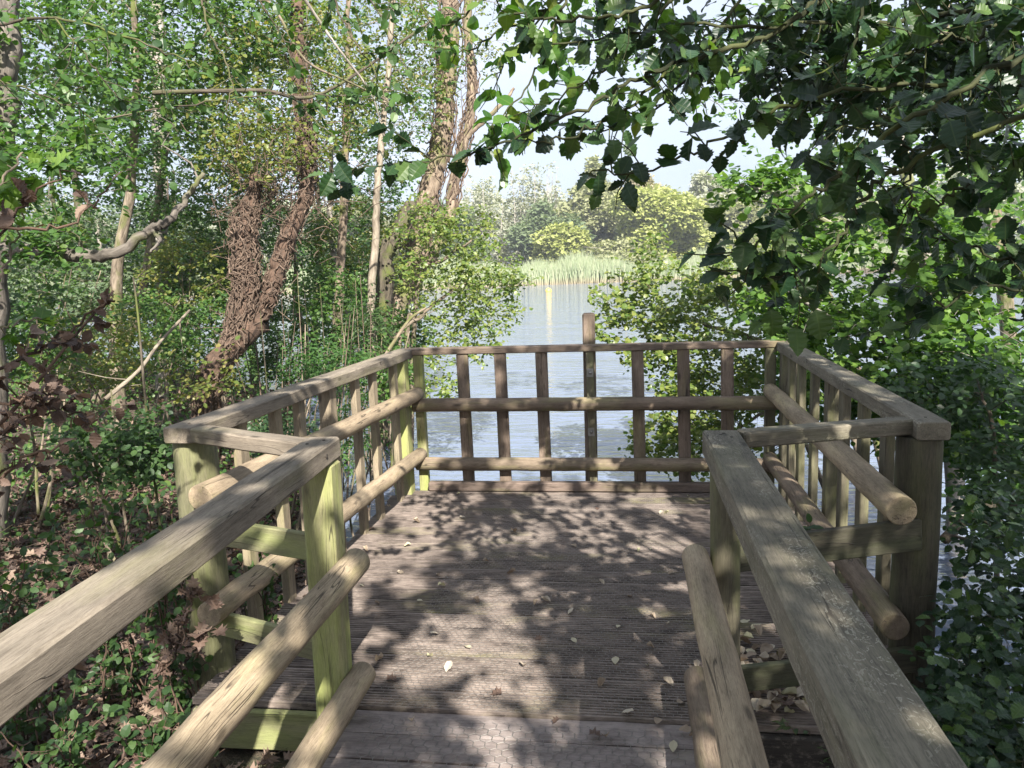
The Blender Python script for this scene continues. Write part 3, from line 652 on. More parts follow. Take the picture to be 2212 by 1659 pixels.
FT = [  # name, label, px, width, top, base, material, distance, clusters
 ('bare_poplar', 'pale leafless poplars with upright stems rising at the left of the far shore', 1155, 150, 352, 600, 'far_grey', 112, 500, 9),
 ('bare_tree', 'thin whitish tree with sparse leaves at the left edge of the lake view', 1060, 120, 378, 600, 'far_grey', 108, 420, 6),
 ('tall_tree', 'tall olive tree whose narrow top rises highest above the far shore', 1290, 110, 345, 600, 'far_olive', 116, 900, 0),
 ('shore_tree', 'rounded dark green tree behind the reeds at the left of the far shore', 1175, 130, 445, 600, 'far_dark', 103, 900, 0),
 ('shore_tree', 'olive tan tree between the dark tree and the bright willow', 1262, 150, 405, 600, 'far_olive', 107, 1000, 0),
 ('autumn_tree', 'tree with tan brown twiggy top rising behind the bright willow', 1385, 150, 372, 600, 'far_tan', 115, 1000, 0),
 ('shore_tree', 'small blackish green tree low behind the yellow green bush', 1238, 90, 470, 600, 'far_dark', 101, 500, 0),
 ('willow_tree', 'broad bright yellow green willow in the middle of the far shore', 1415, 215, 412, 600, 'far_willow', 101, 2300, 0),
 ('willow_bush', 'low yellow green willow bush standing behind the reeds', 1212, 130, 488, 600, 'far_willow', 97, 900, 0),
 ('willow_bush', 'grey green sallow bush spreading below the bright willow', 1330, 190, 528, 600, 'far_olive', 96, 1100, 0),
 ('shore_tree', 'grey green hazy tree right of the bright willow', 1520, 170, 378, 600, 'far_grey', 112, 1100, 0),
 ('shore_tree', 'pale green rounded tree partly behind the holly leaves on the far shore', 1600, 140, 425, 600, 'far_olive', 104, 900, 0),
 ('shore_tree', 'grey green tree on the far shore seen through the right alder leaves', 1700, 190, 400, 600, 'far_grey', 108, 800, 0),
 ('shore_tree', 'olive tree on the far shore behind the right foliage', 1850, 220, 420, 600, 'far_olive', 106, 700, 0),
 ('shore_tree', 'dark green tree on the far shore at the right picture edge', 2040, 260, 400, 600, 'far_dark', 108, 700, 0),
 ('shore_tree', 'dark green tree on the far shore behind the ivy covered tree', 960, 170, 440, 600, 'far_dark', 104, 700, 0),
 ('shore_tree', 'olive tree on the far shore seen through gaps in the left wood', 790, 230, 430, 600, 'far_olive', 108, 700, 0),
 ('shore_tree', 'grey green tree on the far shore behind the vine wrapped trunks', 590, 240, 420, 600, 'far_grey', 110, 600, 0),
 ('shore_tree', 'dark tree on the far shore at the left of the wood gaps', 370, 260, 430, 600, 'far_dark', 112, 600, 0),
 ('shore_tree', 'olive tree on the far shore at the left picture edge', 130, 280, 430, 600, 'far_olive', 116, 600, 0)]
for nm, lab, px, wp, tp, bs, mt, d, n, bare in FT:
    far_tree(nm, lab, px, wp, tp, bs-.029*(px-1150), M[mt], d, n, bare=bare)
# the wood behind the shore trees reads as one mass
mb = MB(); n = 7500; px = rng.uniform(-150, 2400, n); dd = rng.uniform(112, 128, n); hh = rng.random(n)**.8*(10.3+1.6*np.sin(px*.013)+1.2*np.sin(px*.037+1))
Pm = np.array([at(p_, 500, d_) for p_, d_ in zip(px, dd)]); Pm[:, 2] = .2+hh
sprigs(mb, Pm, 4, 4, 1.0, .6, 'quad', None, .8, .3); tag(mb.build('distant_wood', M['far_grey']), 'hazy olive wood filling the gaps behind the far shore trees', 'woodland', kind='stuff')
# reeds
def reed_belt():
    mb = MB(); n = 42000; px = rng.uniform(-100, 2330, n); d = rng.uniform(88.0, 95.5, n)
    th = (px-1106)/FOC; P = CPOS + (CF + CR*th[:, None])*1.0; dirs = P-CPOS; dirs[:, 2] = 0; dirs /= np.linalg.norm(dirs, axis=1)[:, None]
    B = CPOS*[1, 1, 0] + dirs*(d*np.sqrt(1+th**2))[:, None]; B[:, 2] = WZ-.05
    hmul = 1+.18*np.sin(px*.021)+.1*np.sin(px*.07+2); h = rng.uniform(1.5, 2.3, n)*hmul*(1+(d-88)/14); w_ = rng.uniform(.02, .05, n)
    side = np.cross(dirs, [0, 0, 1.]); lean = rng.normal(0, .16, (n, 3)); lean[:, 2] = 0
    v0 = B-side*w_[:, None]; v1 = B+side*w_[:, None]; md = B+[0, 0, 1]*(h*.55)[:, None]+lean*.4*h[:, None]; v2 = md-side*w_[:, None]*1.3; v3 = md+side*w_[:, None]*1.3
    v4 = B+[0, 0, 1]*h[:, None]+lean*h[:, None]
    V = np.stack([v0, v1, v3, v2, v4], 1).reshape(-1, 3); k = (np.arange(n)*5)[:, None]
    g = np.zeros((n, 5, 3)); g[:, :2, 2] = 0; g[:, 2:4, 2] = .55; g[:, 4, 2] = 1
    mb.add(V, [np.array([[0, 1, 2, 3]])+k, np.array([[3, 2, 4]])+k], g.reshape(-1, 3), np.repeat(rng.random(n), 5)); return mb
t = NT('reed'); z = t.n('SeparateXYZ', {0: t.attr('gc').outputs['Vector']}).outputs[2]; r = t.attr('rnd').outputs['Fac']
grn = t.ramp(r, [(0, (.20, .26, .13)), (.5, (.28, .33, .19)), (1, (.38, .40, .26))]); col = t.mix(t.ramp(z, [(.04, 0.0), (.40, 1.0)]), (.36, .30, .19), grn)
p = t.n('BsdfPrincipled', {'Base Color': col, 'Roughness': .7}); tr = t.n('BsdfTranslucent', {0: col}); ms = t.n('MixShader', {0: .3, 1: p.outputs[0], 2: tr.outputs[0]}); t.t.links.new(ms.outputs[0], t.out.inputs[0])
tag(reed_belt().build('reed_bed', t.m), 'pale green reed bed with straw coloured base along the far shore', 'reeds', kind='stuff')
# buoy
bp = onplane(1185, 631, WZ); by = thing('buoy', 'round yellow buoy floating on the lake before the reeds', 'buoy', tuple(bp)); R_ = .26
t = NT('yellow_plastic'); t.pbr(**{'Base Color': (.75, .52, .10, 1), 'Roughness': .4}); M['yel'] = t.m
mb = MB(); k = 13; zz = -np.cos(np.linspace(.02, np.pi-.02, k))*R_; tube(mb, [bp+[0, 0, R_*.35+z_] for z_ in zz], R_, np.sqrt(np.maximum(R_**2-zz**2, 1e-6)), 24, 0); mb.build('float', M['yel'], by, True)
mb = MB(); tube(mb, [bp+[0, 0, R_*1.2], bp+[0, 0, R_*1.35]], .03, .03, 12, 0); mb.build('mooring_eye', M['steel'], by, True)

# ------------------------------------------------------------------ left wood
def blob(px, py, d, rx, ry, rz, n):
    return (at(px, py, d), (rx/FOC*d, rz, ry/FOC*d), n)
def gp(px, d, dz=-.1):
    """ground point below picture column px at distance d"""
    p = at(px, 900, d); return np.array([p[0], p[1], float(ground_z(p[0], p[1]))+dz])
# tree wrapped in dry vines: leaning base that forks
b0 = gp(430, 8.0)
r_ = woody('vine_wrapped_tree', 'leaning tree with forked red brown trunks wrapped in dry tangled vines', 'tree',
    [([b0, at(455, 830, 8.0), at(500, 750, 8.1), at(560, 690, 8.2)], .15, .12),
     ([at(520, 735, 8.1), at(530, 640, 8.1), at(528, 560, 8.1), at(532, 470, 8.2), at(560, 380, 8.3)], .10, .07),
     ([at(560, 700, 8.2), at(582, 640, 8.2), at(600, 580, 8.2), at(628, 500, 8.3), at(665, 400, 8.4), at(650, 250, 8.6), at(640, 60, 8.8), at(650, -120, 9)], .085, .07)],
    [blob(640, 180, 8.8, 190, 180, 1.0, 130), blob(570, 330, 8.2, 150, 70, .5, 40), blob(440, 800, 7.6, 90, 50, .3, 14)], 'oval', .055, 5, 5, .25, M['lf_yel'], M['bark_red'])
mb = MB()
for path, R0, n in (([b0+[0, 0, .2], at(455, 830, 8.0), at(500, 750, 8.1), at(530, 640, 8.1), at(528, 560, 8.1), at(532, 470, 8.2), at(575, 400, 8.3)], .115, 230),
                    ([at(560, 700, 8.2), at(582, 640, 8.2), at(600, 580, 8.2), at(628, 500, 8.3), at(665, 400, 8.4), at(655, 250, 8.6), at(640, 80, 8.8)], .085, 110)):
    P = smooth_path(path, 12)
    for k in range(n):
        i = int(rng.integers(0, len(P)-12)); L_ = int(rng.integers(9, 26)); seg = P[i:i+L_]
        a0 = rng.uniform(0, 6.28); tw = rng.normal(0, .16); a = a0+np.arange(len(seg))*tw; rr = R0*rng.uniform(.85, 1.35)
        Q = seg + np.column_stack([np.cos(a)*rr, np.sin(a)*rr, np.zeros(len(seg))]) + rng.normal(0, .016, seg.shape)
        if rng.random() < .5: Q[-1] += nrm(rng.normal(size=3)+[0, -.5, 0])*rng.uniform(.08, .4)
        tube(mb, smooth_path(Q, 2), rng.uniform(.004, .011), .003, 4, 0, False)
for k in range(230):   # matted dead vine tops
    c = at(rng.normal(610, 75), rng.normal(390, 60), 8.3+rng.normal(0, .15)); d_ = nrm(rng.normal(size=3)); l_ = rng.uniform(.15, .45)
    tube(mb, smooth_path([c, c+d_*l_*.5+rng.normal(0, .06, 3), c+d_*l_+rng.normal(0, .08, 3)], 3), .0055, .003, 4, 0, False)
mb.build('dry_vine', M['vine'], r_)
# slender pale tree
woody('slender_tree', 'slender straight tree with pale smooth trunk right of the vine wrapped tree', 'tree',
    [([gp(800, 9.3), at(803, 670, 9.3), at(812, 500, 9.4), at(815, 400, 9.4), at(828, 270, 9.5), at(845, 80, 9.6), at(850, -100, 9.8)], .052, .03)],
    [blob(850, 150, 9.8, 140, 170, .9, 45)], 'oval', .055, 5, 5, .25, M['lf_wood'], M['bark_pale'])
# ivy covered tall tree with fork
r_ = woody('ivy_clad_tree', 'tall tan tree at the water edge with ivy stems climbing its forked trunk', 'tree',
    [([gp(820, 11, -.2), at(850, 690, 11), at(885, 620, 11.1), at(905, 520, 11.2), at(925, 420, 11.3), at(955, 300, 11.4), at(965, 150, 11.5), at(975, 0, 11.7), at(985, -120, 11.8)], .17, .12),
     ([at(905, 600, 11.0), at(940, 540, 11.0), at(968, 470, 11.1), at(978, 400, 11.2), at(1000, 320, 11.3), at(1020, 200, 11.4), at(1010, 60, 11.5), at(1020, -100, 11.6)], .085, .06),
     ([at(1005, 300, 11.3), at(1040, 265, 11.3), at(1085, 225, 11.4), at(1110, 190, 11.5)], .05, .02)],
    [blob(950, 60, 11.6, 190, 140, 1.2, 110), blob(900, 260, 11.5, 130, 120, .7, 60)], 'oval', .05, 4, 5, .22, M['lf_yel'], M['bark_tan'])
mb = MB()
for path, R0, n in (([at(885, 620, 11.0), at(905, 520, 11.2), at(925, 420, 11.3), at(955, 300, 11.4), at(965, 150, 11.5), at(975, 0, 11.7), at(980, -80, 11.7)], .16, 120),
                    ([at(940, 540, 11.0), at(968, 470, 11.1), at(1000, 320, 11.3), at(1020, 200, 11.4), at(1010, 60, 11.5)], .08, 60)):
    P = smooth_path(path, 10)
    for k in range(n):
        i = int(rng.integers(0, len(P)-10)); seg = P[i:i+int(rng.integers(6, 14))]; a = rng.uniform(0, 6.28)+np.arange(len(seg))*rng.normal(0, .25); rr = R0*rng.uniform(.95, 1.3)
        Q = seg + np.column_stack([np.cos(a)*rr, np.sin(a)*rr, np.zeros(len(seg))])+rng.normal(0, .02, seg.shape)
        if rng.random() < .3: Q[-1] += rng.normal(0, .15, 3)
        tube(mb, smooth_path(Q, 2), rng.uniform(.006, .014), .004, 4, 0, False)
mb.build('ivy_stem', M['vine'], r_)
# mossy leaning trunk
woody('mossy_trunk', 'short mossy leaning trunk between the slender tree and the ivy clad tree', 'tree',
    [([gp(815, 10.5, -.2), at(830, 600, 10.4), at(855, 520, 10.4), at(885, 440, 10.5)], .13, .10)], [blob(900, 500, 10.4, 60, 60, .4, 10)], 'oval', .05, 4, 4, .2, M['lf_wood'], M['bark_dark'])
# grey trunk behind
woody('grey_tree', 'straight grey tree standing far back in the left wood', 'tree',
    [([gp(355, 13), at(350, 480, 13), at(345, 300, 13.1), at(340, 60, 13.3), at(338, -150, 13.5)], .12, .09)], [blob(340, 120, 13.3, 260, 170, 1.6, 90)], 'oval', .06, 5, 5, .3, M['lf_wood'], M['bark_grey'])
# near left trunk at the picture edge
woody('edge_tree', 'dark mossy trunk at the left picture edge with a crooked low branch', 'tree',
    [([gp(-60, 5.6), at(-30, 600, 5.6), at(-10, 300, 5.7), at(5, 80, 5.8), at(10, -150, 5.9)], .14, .10),
     ([at(0, 540, 5.6), at(80, 540, 5.4), at(170, 552, 5.2), at(250, 545, 5.1), at(320, 500, 5.1), at(365, 475, 5.1), at(405, 425, 5.2), at(440, 372, 5.2)], .052, .014),
     ([at(330, 498, 5.1), at(345, 520, 5.0), at(325, 545, 4.9)], .018, .006)],
    [blob(80, 160, 5.6, 170, 190, .8, 90), blob(250, 330, 5.4, 160, 90, .5, 22), blob(60, 420, 5.0, 110, 130, .4, 44)], 'oval', .055, 5, 5, .22, M['lf_wood'], M['bark_mid'])
# canopy trees whose boughs fill the upper left
SP = [('broad crowned tree arching its green boughs over the upper left of the wood', 250, 9.5, [(300, 110, 9, 260, 170, 1.2, 210), (120, 60, 9.5, 220, 170, 1.2, 130), (500, 60, 9, 180, 130, 1.0, 110)], 'lf_wood', 'bark', .065),
      ('tree with yellow green leaves whose boughs fill the top centre left', 700, 12, [(760, 70, 11, 200, 140, 1.3, 110), (520, 220, 11, 200, 130, 1.2, 130), (860, 200, 11, 100, 130, 1.0, 34)], 'lf_yel', 'bark_tan', .055),
      ('leafy tree in the middle distance behind the crooked branch', 200, 12, [(380, 300, 12, 260, 110, 1.4, 110), (60, 480, 12, 160, 120, 1.2, 90), (420, 380, 11.5, 180, 110, 1.2, 110)], 'lf_wood', 'bark', .06),
      ('small tree with bright leaves behind the vine wrapped trunks', 700, 13, [(720, 400, 12.5, 170, 130, 1.1, 110), (480, 440, 12.5, 130, 110, 1.0, 80)], 'lf_wood', 'bark_grey', .06),
      ('dense bushy tree low at the back of the left wood', 250, 15, [(220, 560, 14.5, 300, 110, 1.5, 200), (60, 640, 14, 220, 120, 1.2, 120)], 'lf_grey', 'bark_grey', .075),
      ('dense green thicket tree behind the forked vine trunks', 650, 15, [(640, 590, 14, 220, 120, 1.4, 200), (780, 660, 13, 120, 90, 1.2, 90), (450, 650, 14, 160, 110, 1.2, 130)], 'lf_wood', 'bark', .07)]
for lab, px, d, bl, lm, bk, ls in SP:
    top = bl[0]; tpt = at(top[0], top[1], top[2]); g = gp(px, d)
    woody('woodland_tree', lab, 'tree', [([g, g*.6+tpt*.4+rng.normal(0, .15, 3), g*.2+tpt*.8, tpt+[0, 0, .6]], .09, .03)], [blob(*q) for q in bl], 'oval', ls, 6, 5, .3, M[lm], M[bk])
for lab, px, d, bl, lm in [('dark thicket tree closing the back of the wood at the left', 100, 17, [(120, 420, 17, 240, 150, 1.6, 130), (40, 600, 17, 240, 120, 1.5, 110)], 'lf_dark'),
      ('dark leafy tree behind the grey tree and the crooked branch', 380, 18, [(380, 430, 18, 200, 150, 1.6, 150), (330, 620, 17, 220, 110, 1.5, 120)], 'lf_deep'),
      ('dark tree closing the gap between the vine wrapped and the slender trunks', 680, 17, [(690, 420, 17, 200, 170, 1.6, 150), (660, 620, 16, 200, 100, 1.5, 100)], 'lf_deep'),
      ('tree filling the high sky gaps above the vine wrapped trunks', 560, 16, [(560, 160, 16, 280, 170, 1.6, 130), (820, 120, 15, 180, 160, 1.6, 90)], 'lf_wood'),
      ('tree filling the high sky gaps in the top left corner', 150, 15, [(150, 150, 15, 280, 200, 1.6, 150)], 'lf_deep')]:
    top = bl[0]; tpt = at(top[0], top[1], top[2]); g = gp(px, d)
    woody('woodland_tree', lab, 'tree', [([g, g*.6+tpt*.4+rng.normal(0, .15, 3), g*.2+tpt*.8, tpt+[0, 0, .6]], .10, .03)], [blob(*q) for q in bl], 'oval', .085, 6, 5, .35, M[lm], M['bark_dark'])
# shrubs of the understorey
SH = [('thicket of small leaved bushes closing the view of the water behind the vine wrapped base', 480, 10.5, 470, 730, 150, 90, 'lf_wood', 'oval', 110, .055),
      ('dense low bush at the bank edge behind the left railing slats', 640, 10, 650, 770, 110, 70, 'lf_low', 'oval', 90, .05),
      ('bushy green growth at the bank foot below the ivy clad tree', 820, 10.2, 850, 740, 80, 80, 'lf_wood', 'oval', 80, .05),
      ('wide leafy bush far back at the left of the wood', 180, 12, 200, 680, 220, 110, 'lf_wood', 'oval', 130, .065),
      ('mid green bush in the gap between the grey tree and the vine wrapped trunks', 400, 13, 420, 540, 140, 110, 'lf_wood', 'oval', 110, .065),
      ('bush of pale leaves in the gap left of the ivy clad tree', 760, 12.5, 770, 540, 110, 110, 'lf_yel', 'oval', 90, .06),
      ('bramble mound under the trees left of the near corner post', 230, 5, 240, 960, 130, 70, 'lf_low', 'oval', 60, .045),
      ('leafy shrub low between the grey tree and the vine wrapped base', 350, 9, 330, 720, 130, 90, 'lf_wood', 'oval', 60, .05),
      ('pale green shrub above the return rail left of the vine wrapped base', 200, 7, 180, 760, 160, 90, 'lf_yel', 'oval', 56, .045),
      ('dark leaved shrub at the left edge below the crooked branch', 60, 6, 60, 700, 110, 120, 'lf_wood', 'oval', 40, .05),
      ('bright green nettle clump behind the left railing', 660, 8, 700, 800, 90, 60, 'lf_fern', 'lance', 46, .06),
      ('leafy shrub growing up between the two vine wrapped trunks and the slender tree', 700, 9.5, 710, 660, 90, 100, 'lf_wood', 'oval', 66, .05),
      ('tall weedy shrub at the foot of the slender tree', 790, 9, 800, 730, 80, 80, 'lf_low', 'lance', 50, .06),
      ('low shrub in shade under the left railing slats', 620, 6, 600, 960, 90, 60, 'lf_dark', 'oval', 30, .04),
      ('grey green shrub deep in the wood left of the diagonal stick', 130, 10, 120, 600, 150, 100, 'lf_grey', 'oval', 60, .06),
      ('light green shrub in the wood centre behind the diagonal stick', 400, 11, 400, 600, 120, 100, 'lf_yel', 'oval', 60, .055),
      ('small shrub with drooping leaves at the far left corner of the platform', 840, 8.5, 830, 800, 60, 60, 'lf_wood', 'oval', 34, .045),
      ('fern like bright bush showing through the left railing slats', 790, 6.9, 775, 930, 50, 90, 'lf_fern', 'lance', 34, .05)]
for lab, gx_, d, px, py, rx, ry, lm, kd, n, ls in SH:
    g = gp(gx_, d); c = at(px, py, d)
    tr = [([g+rng.normal(0, .1, 3)*[1, 1, 0], (g+c)/2+rng.normal(0, .12, 3), c+rng.normal(0, .2, 3)+[0, 0, .1]], .014, .005) for k in range(4)]
    woody('shrub', lab, 'shrub', tr, [blob(px, py, d, rx, ry, rx/FOC*d*.7, n)], kd, ls, 6, 5, .2, M[lm], M['bark'], trunk_name='stem', twr=.006)
# waterside bush leaning over the lake left of the view
woody('waterside_bush', 'yellow green bush leaning over the water left of the open lake view', 'bush',
    [([gp(850, 9.6, -.2), at(880, 720, 9.4), at(900, 690, 9.3), at(960, 640, 9.2), at(1030, 600, 9.1)], .035, .012), ([gp(870, 10, -.2), at(900, 640, 9.8), at(960, 560, 9.6), at(1020, 520, 9.5)], .04, .012),
     ([gp(830, 9, -.2), at(860, 760, 8.9), at(915, 680, 8.8)], .03, .015)],
    [blob(960, 600, 9.4, 90, 130, .8, 90), blob(1050, 640, 9.3, 75, 80, .6, 60), blob(1000, 500, 9.5, 80, 50, .6, 46), blob(1030, 730, 9.2, 70, 40, .5, 30), blob(1100, 600, 9.3, 35, 40, .4, 14), blob(950, 800, 9, 60, 60, .4, 26), blob(900, 520, 9.8, 60, 100, .6, 40)],
    'oval', .05, 5, 5, .2, M['lf_bush'], M['bark'], trunk_name='stem', twr=.007)
# sticks and bare stems in the left wood
def stick(lab, pts, r0, r1, mat='bark_pale', cat='branch', name='bare_stick', twig=3):
    mb = MB(); P = smooth_path(pts, 6) if len(pts) > 2 else np.linspace(pts[0], pts[1], 8); tube(mb, P, r0, r1, 8, .08, True)
    for k in range(twig):
        i = int(rng.integers(1, len(P)-1)); dd = nrm(P[i]-P[i-1]+rng.normal(0, .8, 3)); l_ = rng.uniform(.1, .35); tube(mb, [P[i], P[i]+dd*l_*.5+rng.normal(0, .01, 3), P[i]+dd*l_], r1*.6, r1*.2, 5, 0, False)
    return tag(mb.build(name, M[mat], None, True), lab, cat)
stick('long pale dead stick leaning diagonally across the left undergrowth', [at(228, 862, 5.6), at(300, 800, 5.7), at(345, 740, 5.9), at(410, 670, 6.1)], .016, .009)
stick('thin black upright stem standing left of the near corner post', [gp(322, 5.2), at(318, 900, 5.1), at(300, 700, 5.1), at(288, 600, 5.2)], .010, .006, 'bark_dark')
stick('dark bramble arching from the bottom left of the undergrowth', [at(-40, 960, 2.7), at(60, 850, 2.7), at(150, 740, 2.8), at(245, 628, 2.9)], .008, .004, 'bark_red')
stick('long dark bough crossing the upper left against the sky', [at(330, 200, 6.5), at(560, 195, 6.6), at(700, 200, 6.8), at(960, 25, 7.2)], .02, .01, 'bark_dark', twig=6)
stick('thin brown bough curving down from the top centre left', [at(540, -40, 6), at(600, 30, 6.1), at(660, 130, 6.2), at(760, 180, 6.4), at(860, 230, 6.8)], .014, .006, 'bark', twig=8)
stick('bare grey bough drooping from the top beside the vine clad trunk', [at(640, -30, 6.4), at(720, 90, 6.5), at(800, 200, 6.6), at(830, 300, 6.8)], .013, .005, 'bark_grey', twig=8)
stick('bent brown stick rising beside the left far corner of the railing', [at(820, 790, 8.4), at(850, 740, 8.4), at(885, 690, 8.5), at(920, 665, 8.6)], .022, .012, 'bark_tan')
for k in range(34):
    px = rng.uniform(560, 880); d = rng.uniform(7.4, 10); g = gp(px, d); tp_ = at(px+rng.normal(15, 40), rng.uniform(560, 760), d+rng.normal(0, .2))
    mb = MB(); tube(mb, smooth_path([g, (g+tp_)/2+rng.normal(0, .06, 3), tp_], 4), rng.uniform(.006, .013), .003, 5, .05, False)
    tag(mb.build('sapling_stem', M[['bark_tan', 'vine', 'bark_dark'][k % 3]], None, True), 'thin upright bare stem in the thicket behind the left railing', 'stem', 'bare stems behind the left railing')

# ------------------------------------------------------------------ near left plants with dead leaves
def spray(name, lab, cat, branches, leafmat, kind, lsize, per_m=26, side=.22, bmat='bark', hang=.35, twig_r=.003, group=None, dens=1.0, jit=.02, root_d=None):
    """near branches: polylines with side twigs and individually shaped leaves"""
    base = np.array(branches[0][0][0], float); root = thing(name, lab, cat, tuple(base), group); lb = MB()
    for pts, r0, r1 in branches:
        bb = MB(); P = smooth_path(pts, 8) if len(pts) > 2 else np.linspace(pts[0], pts[1], 10); P[1:-1] += rng.normal(0, .006, (len(P)-2, 3)); tube(bb, P, r0, r1, 7, .08, True)
        ln = np.concatenate([[0], np.cumsum(np.linalg.norm(np.diff(P, axis=0), axis=1))]); n = int(ln[-1]*per_m*dens); 
        LP, LD, LN = [], [], []
        T = np.gradient(P, axis=0); T /= np.linalg.norm(T, axis=1)[:, None]
        for k in range(n):
            s_ = rng.uniform(.03, 1)*ln[-1]; p = np.array([np.interp(s_, ln, P[:, a]) for a in range(3)]); tt = np.array([np.interp(s_, ln, T[:, a]) for a in range(3)])
            sd_ = nrm(np.cross(tt, rng.normal(size=3))); sd_ = nrm(sd_*1.0+tt*.6)
            if rng.random() < .5:      # side twig with several leaves
                l_ = side*rng.uniform(.4, 1.2); q = p+sd_*l_; q[2] -= l_*hang*rng.random(); m_ = p+(q-p)*.5+rng.normal(0, .01, 3)
                tube(bb, [p, m_, q], twig_r, twig_r*.5, 5, 0, False)
                for j in range(int(rng.integers(3, 7))):
                    f = (j+1)/6; a = p+(q-p)*min(1, f+.1); LP.append(a); LD.append(nrm(nrm(q-p)*.5+rng.normal(0, .75, 3)-[0, 0, hang])); LN.append(rng.normal(0, .5, 3)+[0, -.25, .7])
            else:
                LP.append(p); LD.append(nrm(sd_+rng.normal(0, .3, 3)-[0, 0, hang])); LN.append(rng.normal(0, .5, 3)+[0, -.25, .7])
        bb.build('branch', M[bmat], root, True)
        LP.append(P[-1]); LD.append(T[-1]); LN.append(np.array([0, -.3, .8]))
        add_leaves(lb, np.array(LP), np.array(LD), np.array(LN), lsize*rng.uniform(.55, 1.15, len(LP)), kind)
    lb.build('foliage', leafmat, root); return root
spray('dead_holly_sprig', 'withered brown holly sprigs hanging close at the upper left', 'sprig', [([at(-40, 560, 1.9), at(60, 430, 2.0), at(150, 370, 2.05)], .004, .002), ([at(-40, 500, 1.9), at(150, 480, 2.0), at(240, 395, 2.05)], .004, .002)], M['lf_dead'], 'holly', .05, 6, .06, 'bark_red', .1, .0015)
spray('dead_holly_bush', 'withered bush with a mass of dark brown prickly leaves at the left edge', 'bush', [([at(-60, 1000, 2.3), at(20, 920, 2.3), at(110, 890, 2.4), at(190, 900, 2.4)], .006, .003), ([at(-60, 900, 2.3), at(40, 860, 2.3), at(140, 850, 2.4)], .006, .003),
    ([at(-60, 820, 2.4), at(80, 760, 2.5), at(180, 690, 2.6), at(230, 650, 2.6)], .006, .003), ([at(-60, 1100, 2.3), at(40, 1000, 2.3), at(130, 960, 2.4)], .006, .003)], M['lf_dead'], 'holly', .046, 40, .12, 'bark_red', .2, .002)
spray('dead_maple_spray', 'dry pinkish brown leaf spray against the left near corner post', 'sprig', [([at(350, 1480, 3.0), at(380, 1400, 2.95), at(400, 1330, 2.9), at(420, 1270, 2.9)], .005, .003), ([at(330, 1420, 3.0), at(400, 1380, 2.9), at(470, 1360, 2.85)], .004, .002)], M['lf_dead'], 'maple', .05, 26, .09, 'bark_red', .2, .002)
spray('young_maple', 'green lobed leaves at the left picture edge above the dead bush', 'sapling', [([at(-80, 760, 2.6), at(-20, 640, 2.6), at(30, 520, 2.7), at(60, 420, 2.7)], .006, .003), ([at(-60, 460, 2.5), at(0, 400, 2.5), at(50, 330, 2.6)], .005, .003), ([at(-60, 720, 2.5), at(20, 700, 2.5), at(90, 690, 2.6)], .005, .003)], M['lf_alder'], 'maple', .085, 13, .12, 'bark', .25, .002)
BR = [('low bramble with fresh green leaves beside the left handrail', 200, 1130, 3.4, 120, 50), ('bramble sprays with small leaves in front of the left near corner post', 350, 1120, 3.3, 70, 30), ('dark trailing bramble at the bottom left corner', 130, 1560, 2.7, 120, 60),
      ('leafy bramble under the left handrail log', 330, 1560, 2.6, 60, 50), ('trailing ivy sprays low behind the left near corner post', 560, 1200, 3.9, 50, 40), ('bramble leaves on the ground at the left edge below the dead bush', 40, 1250, 3.2, 60, 50)]
for lab, px, py, d, rx, ry in BR:
    c = at(px, py, d); g = np.array([c[0], c[1], float(ground_z(c[0], c[1]))])
    bl = [([g+[rng.uniform(-.1, .1), rng.uniform(-.1, .1), 0], (g+c)/2+rng.normal(0, .05, 3)+[0, 0, .08], c+np.array([rng.uniform(-1, 1)*rx/FOC*d, rng.uniform(-.2, .2), rng.uniform(-.6, 1)*ry/FOC*d])], .004, .002) for k in range(9)]
    spray('bramble', lab, 'bramble', bl, M['lf_low'], 'oval', .04, 24, .1, 'bark_red', .1, .0015)

LB = [('leafy bough arching across the top left corner', [([at(-60, 60, 3.8), at(120, 40, 3.9), at(300, 90, 4.0), at(450, 150, 4.1)], .009, .003), ([at(120, 40, 3.9), at(200, 140, 3.9), at(260, 220, 4.0)], .005, .002), ([at(-60, 160, 3.8), at(80, 200, 3.9), at(220, 260, 4.0)], .006, .002)]),
      ('leafy bough hanging from the top edge left of the vine clad trunk', [([at(420, -80, 4.4), at(450, 60, 4.4), at(500, 170, 4.4), at(480, 260, 4.4)], .008, .002), ([at(450, 60, 4.4), at(360, 150, 4.4), at(300, 200, 4.4)], .005, .002), ([at(520, -60, 4.4), at(600, 60, 4.5), at(640, 150, 4.5)], .006, .002)]),
      ('leafy twigs hanging from the top edge right of the vine clad trunk', [([at(700, -80, 4.2), at(740, 40, 4.2), at(800, 140, 4.2), at(850, 250, 4.2)], .007, .002), ([at(760, -60, 4.2), at(840, 60, 4.2), at(880, 150, 4.2)], .005, .002), ([at(860, -80, 4.0), at(930, 40, 4.0), at(1000, 110, 4.0)], .005, .002)]),
      ('long thin bough with leaves crossing level in front of the vine clad trunk', [([at(200, 260, 4.8), at(420, 225, 4.8), at(620, 200, 4.8), at(800, 215, 4.8), at(900, 240, 4.8)], .006, .002), ([at(620, 200, 4.8), at(700, 280, 4.8), at(760, 300, 4.8)], .004, .002)])]
for lab, bl in LB: spray('bough', lab, 'bough', bl, M['lf_deep'], 'oval', .06, 24, .24, 'bark_dark', .25, .0025)

